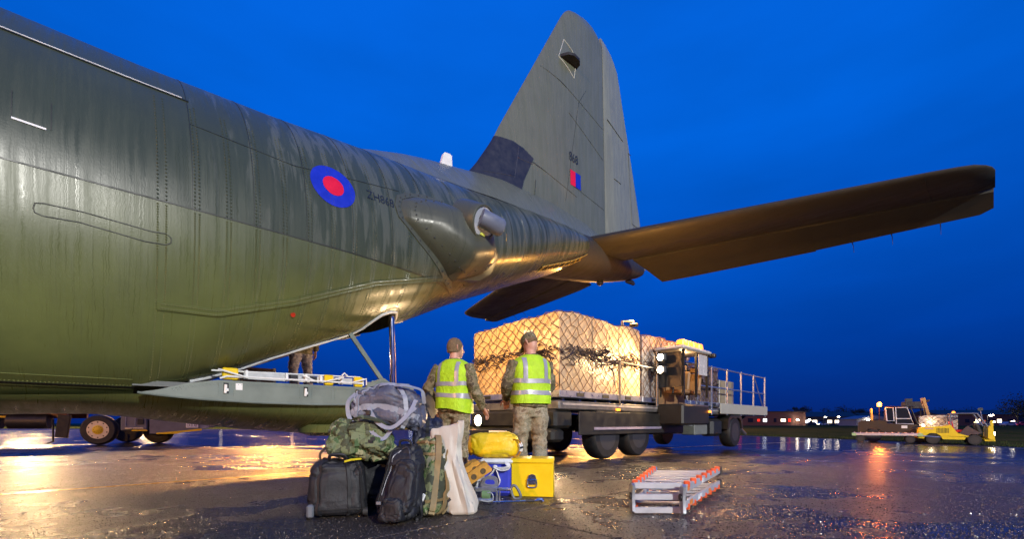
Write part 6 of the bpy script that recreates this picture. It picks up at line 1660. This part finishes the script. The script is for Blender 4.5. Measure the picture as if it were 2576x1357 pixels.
building(2580, 180, 26, 4.0, 12, WD, RF, 'dark building at the far edge with a lit entrance', 'flat', [(-10 + 4 * k, 1.8, 1.4, 1.2, (0, 1, 0, 1, 0, 0)[k]) for k in range(6)])
building(1060, 210, 40, 4.0, 12, WD, RF, 'distant low dark building seen between the kit heap and the bareheaded person', 'ridge', [(-15 + 5 * k, 1.8, 1.6, 1.3, (1, 0, 2, 1, 0, 1, 1)[k]) for k in range(7)], 'building', 0, 2)
building(620, 230, 60, 4.5, 14, WD, RF, 'distant long dark shed beyond the ramp', 'ridge', [(-25 + 6 * k, 1.9, 1.6, 1.3, (0, 0, 1, 0, 0, 0, 0, 0, 1)[k]) for k in range(9)], 'building', 0, 2)
LAMPH = {}
def street_lamp(u, dist, h, strength, label, col=(1, .85, .62)):
    p = far(u, dist); t = empty('street_lamp', p, 0, label, 'street lamp', 'lit lamps along the far car park')
    mb = MB(); mb.tube([(0, 0, 0), (0, 0, h)], [.10, .06], 6); mb.tube([(0, 0, h), (0, -.9, h + .1)], .05, 6); mb.build('pole', DARK, t)
    key = (col, strength)
    if key not in LAMPH: LAMPH[key] = M('lamp_head_glow', col, .3, emit=col, es=strength)
    mb = MB(); mb.lathe((0, -1.0, h + .02), (0, 0, -1), [(-.12, .25), (0, .42), (.12, .36), (.2, 0)], 10); mb.build('lamp_head', LAMPH[key], t)
for i, (u, d, h, s, lb) in enumerate(((1987, 160, 3.0, 60, 'lit street lamp right of the red windowed brick building'), (2002, 150, 2.0, 60, 'low lit lamp left of the dark hall'), (2031, 150, 2.0, 60, 'low lit lamp in front of the dark hall'), (2072, 170, 3.2, 40, 'tall lit street lamp over the right end of the car row'),
        (2105, 175, 3.4, 40, 'lit street lamp between the car row and the pale hangar'), (2160, 165, 3.4, 40, 'lit street lamp just left of the pale hangar'), (2178, 150, 2.0, 70, 'low lit lamp in front of the pale hangar wall'), (2484, 120, 3.0, 90, 'brightest lit street lamp right of the tow tractor'), (2489, 130, 1.3, 70, 'low lit lamp under the brightest street lamp'), (2540, 150, 1.6, 40, 'small lit lamp near the far edge of the grass'), (1075, 190, 2.4, 50, 'distant lit lamp beside the bareheaded person'), (1052, 190, 3.6, 30, 'distant lit lamp over the kit heap'))):
    street_lamp(u, d, h, s, lb)
# parked cars
def car(u, dist, rz, col, label, lit=False):
    p = far(u, dist); t = empty('parked_car', p, rz, label, 'car', 'cars parked by the far buildings')
    m_ = M('car_paint', col, .25)
    mb = MB(); mb.prism([(-2.1, .3), (-2.12, .75), (-1.9, .88), (-1.35, .92), (-.75, 1.38), (.55, 1.40), (1.15, .95), (1.95, .82), (2.1, .6), (2.1, .3)], (0, 0, 0), (1, 0, 0), (0, 0, 1), 1.7); b = mb.build('body', m_, t)
    mb = MB(); mb.prism([(-1.2, .93), (-.7, 1.30), (.5, 1.32), (1.0, .95)], (0, 0, 0), (1, 0, 0), (0, 0, 1), 1.72); mb.build('window', DARKW, b)
    for x in (-1.3, 1.3):
        for y in (-.75, .75): mb = MB(); mb.lathe((x, y, .31), (0, 1, 0), [(-.1, .2), (-.1, .31), (.1, .31), (.1, .2)], 12); mb.build('wheel', BLACK, t)
    for y in (-.6, .6): mb = MB(); mb.box((2.1, y, .68), (.04, .3, .14)); mb.build('headlight', GLOW_W if lit else WHITE, b)
for i, (u, d, rz, col, lb, lit) in enumerate(((1958, 175, 0, (.03, .03, .035), 'black car parked before the red windowed building', 0), (1990, 172, 80, (.35, .36, .38), 'silver car parked nose out below the low lamps', 0), (2015, 176, 0, (.05, .05, .06), 'dark grey car in the middle of the far car row', 0), (2043, 172, -60, (.04, .04, .05), 'dark car with headlights on in the far row', 1),
        (2068, 176, 0, (.30, .33, .42), 'pale blue car at the right end of the far row', 0), (2120, 178, 0, (.2, .22, .3), 'grey blue car parked alone left of the pale hangar', 0), (2478, 150, 0, (.4, .4, .42), 'silver car below the brightest street lamp', 0), (2535, 145, 10, (.35, .36, .40), 'silver car right of the brightest street lamp', 0), (2568, 150, 0, (.45, .05, .08), 'red car at the far edge', 0))):
    car(u, d, R(rz), col, lb, lit)
# trees against the sky
BARK = M('bark', (.04, .03, .025), .9); LEAFD = M('dark_foliage', (.02, .03, .014), .8, 0, .5, 2)
def tree(u, dist, h, wd, label, seed):
    rnd = random.Random(seed); p = far(u, dist); t = empty('tree', p, 0, label, 'tree', 'trees behind the far buildings')
    mb = MB(); mb.tube([(0, 0, 0), (.1, 0, h * .35), (0, .1, h * .7)], [.28, .2, .08], 8)
    for k in range(7):
        a = rnd.random() * 6.28; z = h * rnd.uniform(.3, .6); mb.tube([(0, 0, z), (math.cos(a) * wd * .25, math.sin(a) * wd * .25, z + h * .15), (math.cos(a) * wd * .4, math.sin(a) * wd * .4, z + h * .28)], [.1, .06, .03], 5)
    mb.build('trunk', BARK, t)
    g = MB(); lobes = [(rnd.gauss(0, wd * .22), rnd.gauss(0, wd * .22), h * rnd.uniform(.45, .85), rnd.uniform(.16, .3) * wd) for _ in range(9)]
    for k in range(1300):
        cx, cy, cz, r = rnd.choice(lobes); v = Vector((rnd.gauss(0, 1), rnd.gauss(0, 1), rnd.gauss(0, .8))).normalized() * r * rnd.random() ** .4
        q = Vector((cx, cy, cz)) + v; s = rnd.uniform(.18, .42); d1 = Vector((rnd.gauss(0, 1), rnd.gauss(0, 1), rnd.gauss(0, 1))).normalized() * s; d2 = Vector((rnd.gauss(0, 1), rnd.gauss(0, 1), rnd.gauss(0, 1))).normalized() * s
        g.add([q, q + d1, q + d1 + d2, q + d2], [(0, 1, 2, 3)])
    g.build('crown', LEAFD, t)
for i, (u, d, h, wd, lb) in enumerate(((2022, 215, 9.5, 7, 'dark rounded tree over the left end of the long hall'), (1992, 225, 7, 9, 'low spreading tree behind the car park lamps'), (2105, 220, 9.5, 13, 'broad dark tree between the hall and the pale hangar'), (2135, 235, 8, 10, 'bushy tree right beside the broad dark tree'), (2170, 215, 8.2, 8, 'tree behind the pale hangar ridge'),
        (2230, 230, 8, 14, 'wide low tree behind the forklift cab'), (2395, 210, 8, 12, 'dark tree behind the netted pallet'), (2440, 220, 7.5, 12, 'tree behind the tow tractor cab'), (2560, 150, 9.2, 12, 'large dark tree at the far right'), (2590, 160, 10, 12, 'tallest dark tree cut by the right border'), (2520, 230, 7, 14, 'low tree between the brightest street lamp and the large right hand tree'), (1900, 240, 6.5, 14, 'low tree hidden partly by the loader rails'), (1100, 250, 7, 16, 'distant tree behind the bareheaded person'), (1040, 250, 6, 14, 'distant low tree beyond the heap of kit'))):
    tree(u, d, h, wd, lb, i + 3)
# cable cover / traffic studs: small reflective studs on the far concrete

# ------------------------------------------------------------------ pieces that came out of one loop become parts of their own
def explode(o):
    me = o.data; n = len(me.vertices); par = list(range(n))
    def find(i):
        while par[i] != i: par[i] = par[par[i]]; i = par[i]
        return i
    for p in me.polygons:
        v = p.vertices; a = find(v[0])
        for k in v[1:]: par[find(k)] = a
    # weld by position so caps stay with their tubes
    pos = {}
    for i, v in enumerate(me.vertices):
        key = tuple(round(c, 4) for c in v.co)
        if key in pos: par[find(i)] = find(pos[key])
        else: pos[key] = i
    groups = {}
    for p in me.polygons: groups.setdefault(find(p.vertices[0]), []).append(p)
    if len(groups) < 2: return
    first = True
    for g in groups.values():
        mp_ = {}; vs_ = []; fs_ = []
        for p in g:
            f = []
            for i in p.vertices:
                if i not in mp_: mp_[i] = len(vs_); vs_.append(me.vertices[i].co[:])
                f.append(mp_[i])
            fs_.append(f)
        m2 = bpy.data.meshes.new(o.name.split('.')[0]); m2.from_pydata(vs_, [], fs_)
        for mt in me.materials: m2.materials.append(mt)
        m2.polygons.foreach_set('use_smooth', [p.use_smooth for p in g]); m2.update(); m2.set_sharp_from_angle(angle=R(38))
        if first: o.data = m2; first = False
        else:
            c = o.copy(); c.data = m2; COL.objects.link(c)
for o in list(COL.objects):
    if o.type == 'MESH' and o.name.split('.')[0] in ('mudguard', 'rail_pocket', 'rail_casing', 'cargo_rail', 'hatch_edge', 'beacon_mount', 'static_wick', 'vent_louvre', 'scissor_arm', 'chassis_rail', 'front_pillar', 'cab_shell', 'mast_cross', 'lens', 'skin_seam', 'panel_seam', 'trim_tab_gap', 'boot_seam', 'tailplane_seam', 'hand_rail', 'baggage_label', 'foot_plate', 'cross_plate', 'ramp_floor'): explode(o)
    if o.type == 'MESH' and o.name.split('.')[0] in ('blister_screws', 'carton_edges', 'antenna_outline'): o['kind'] = 'stuff'
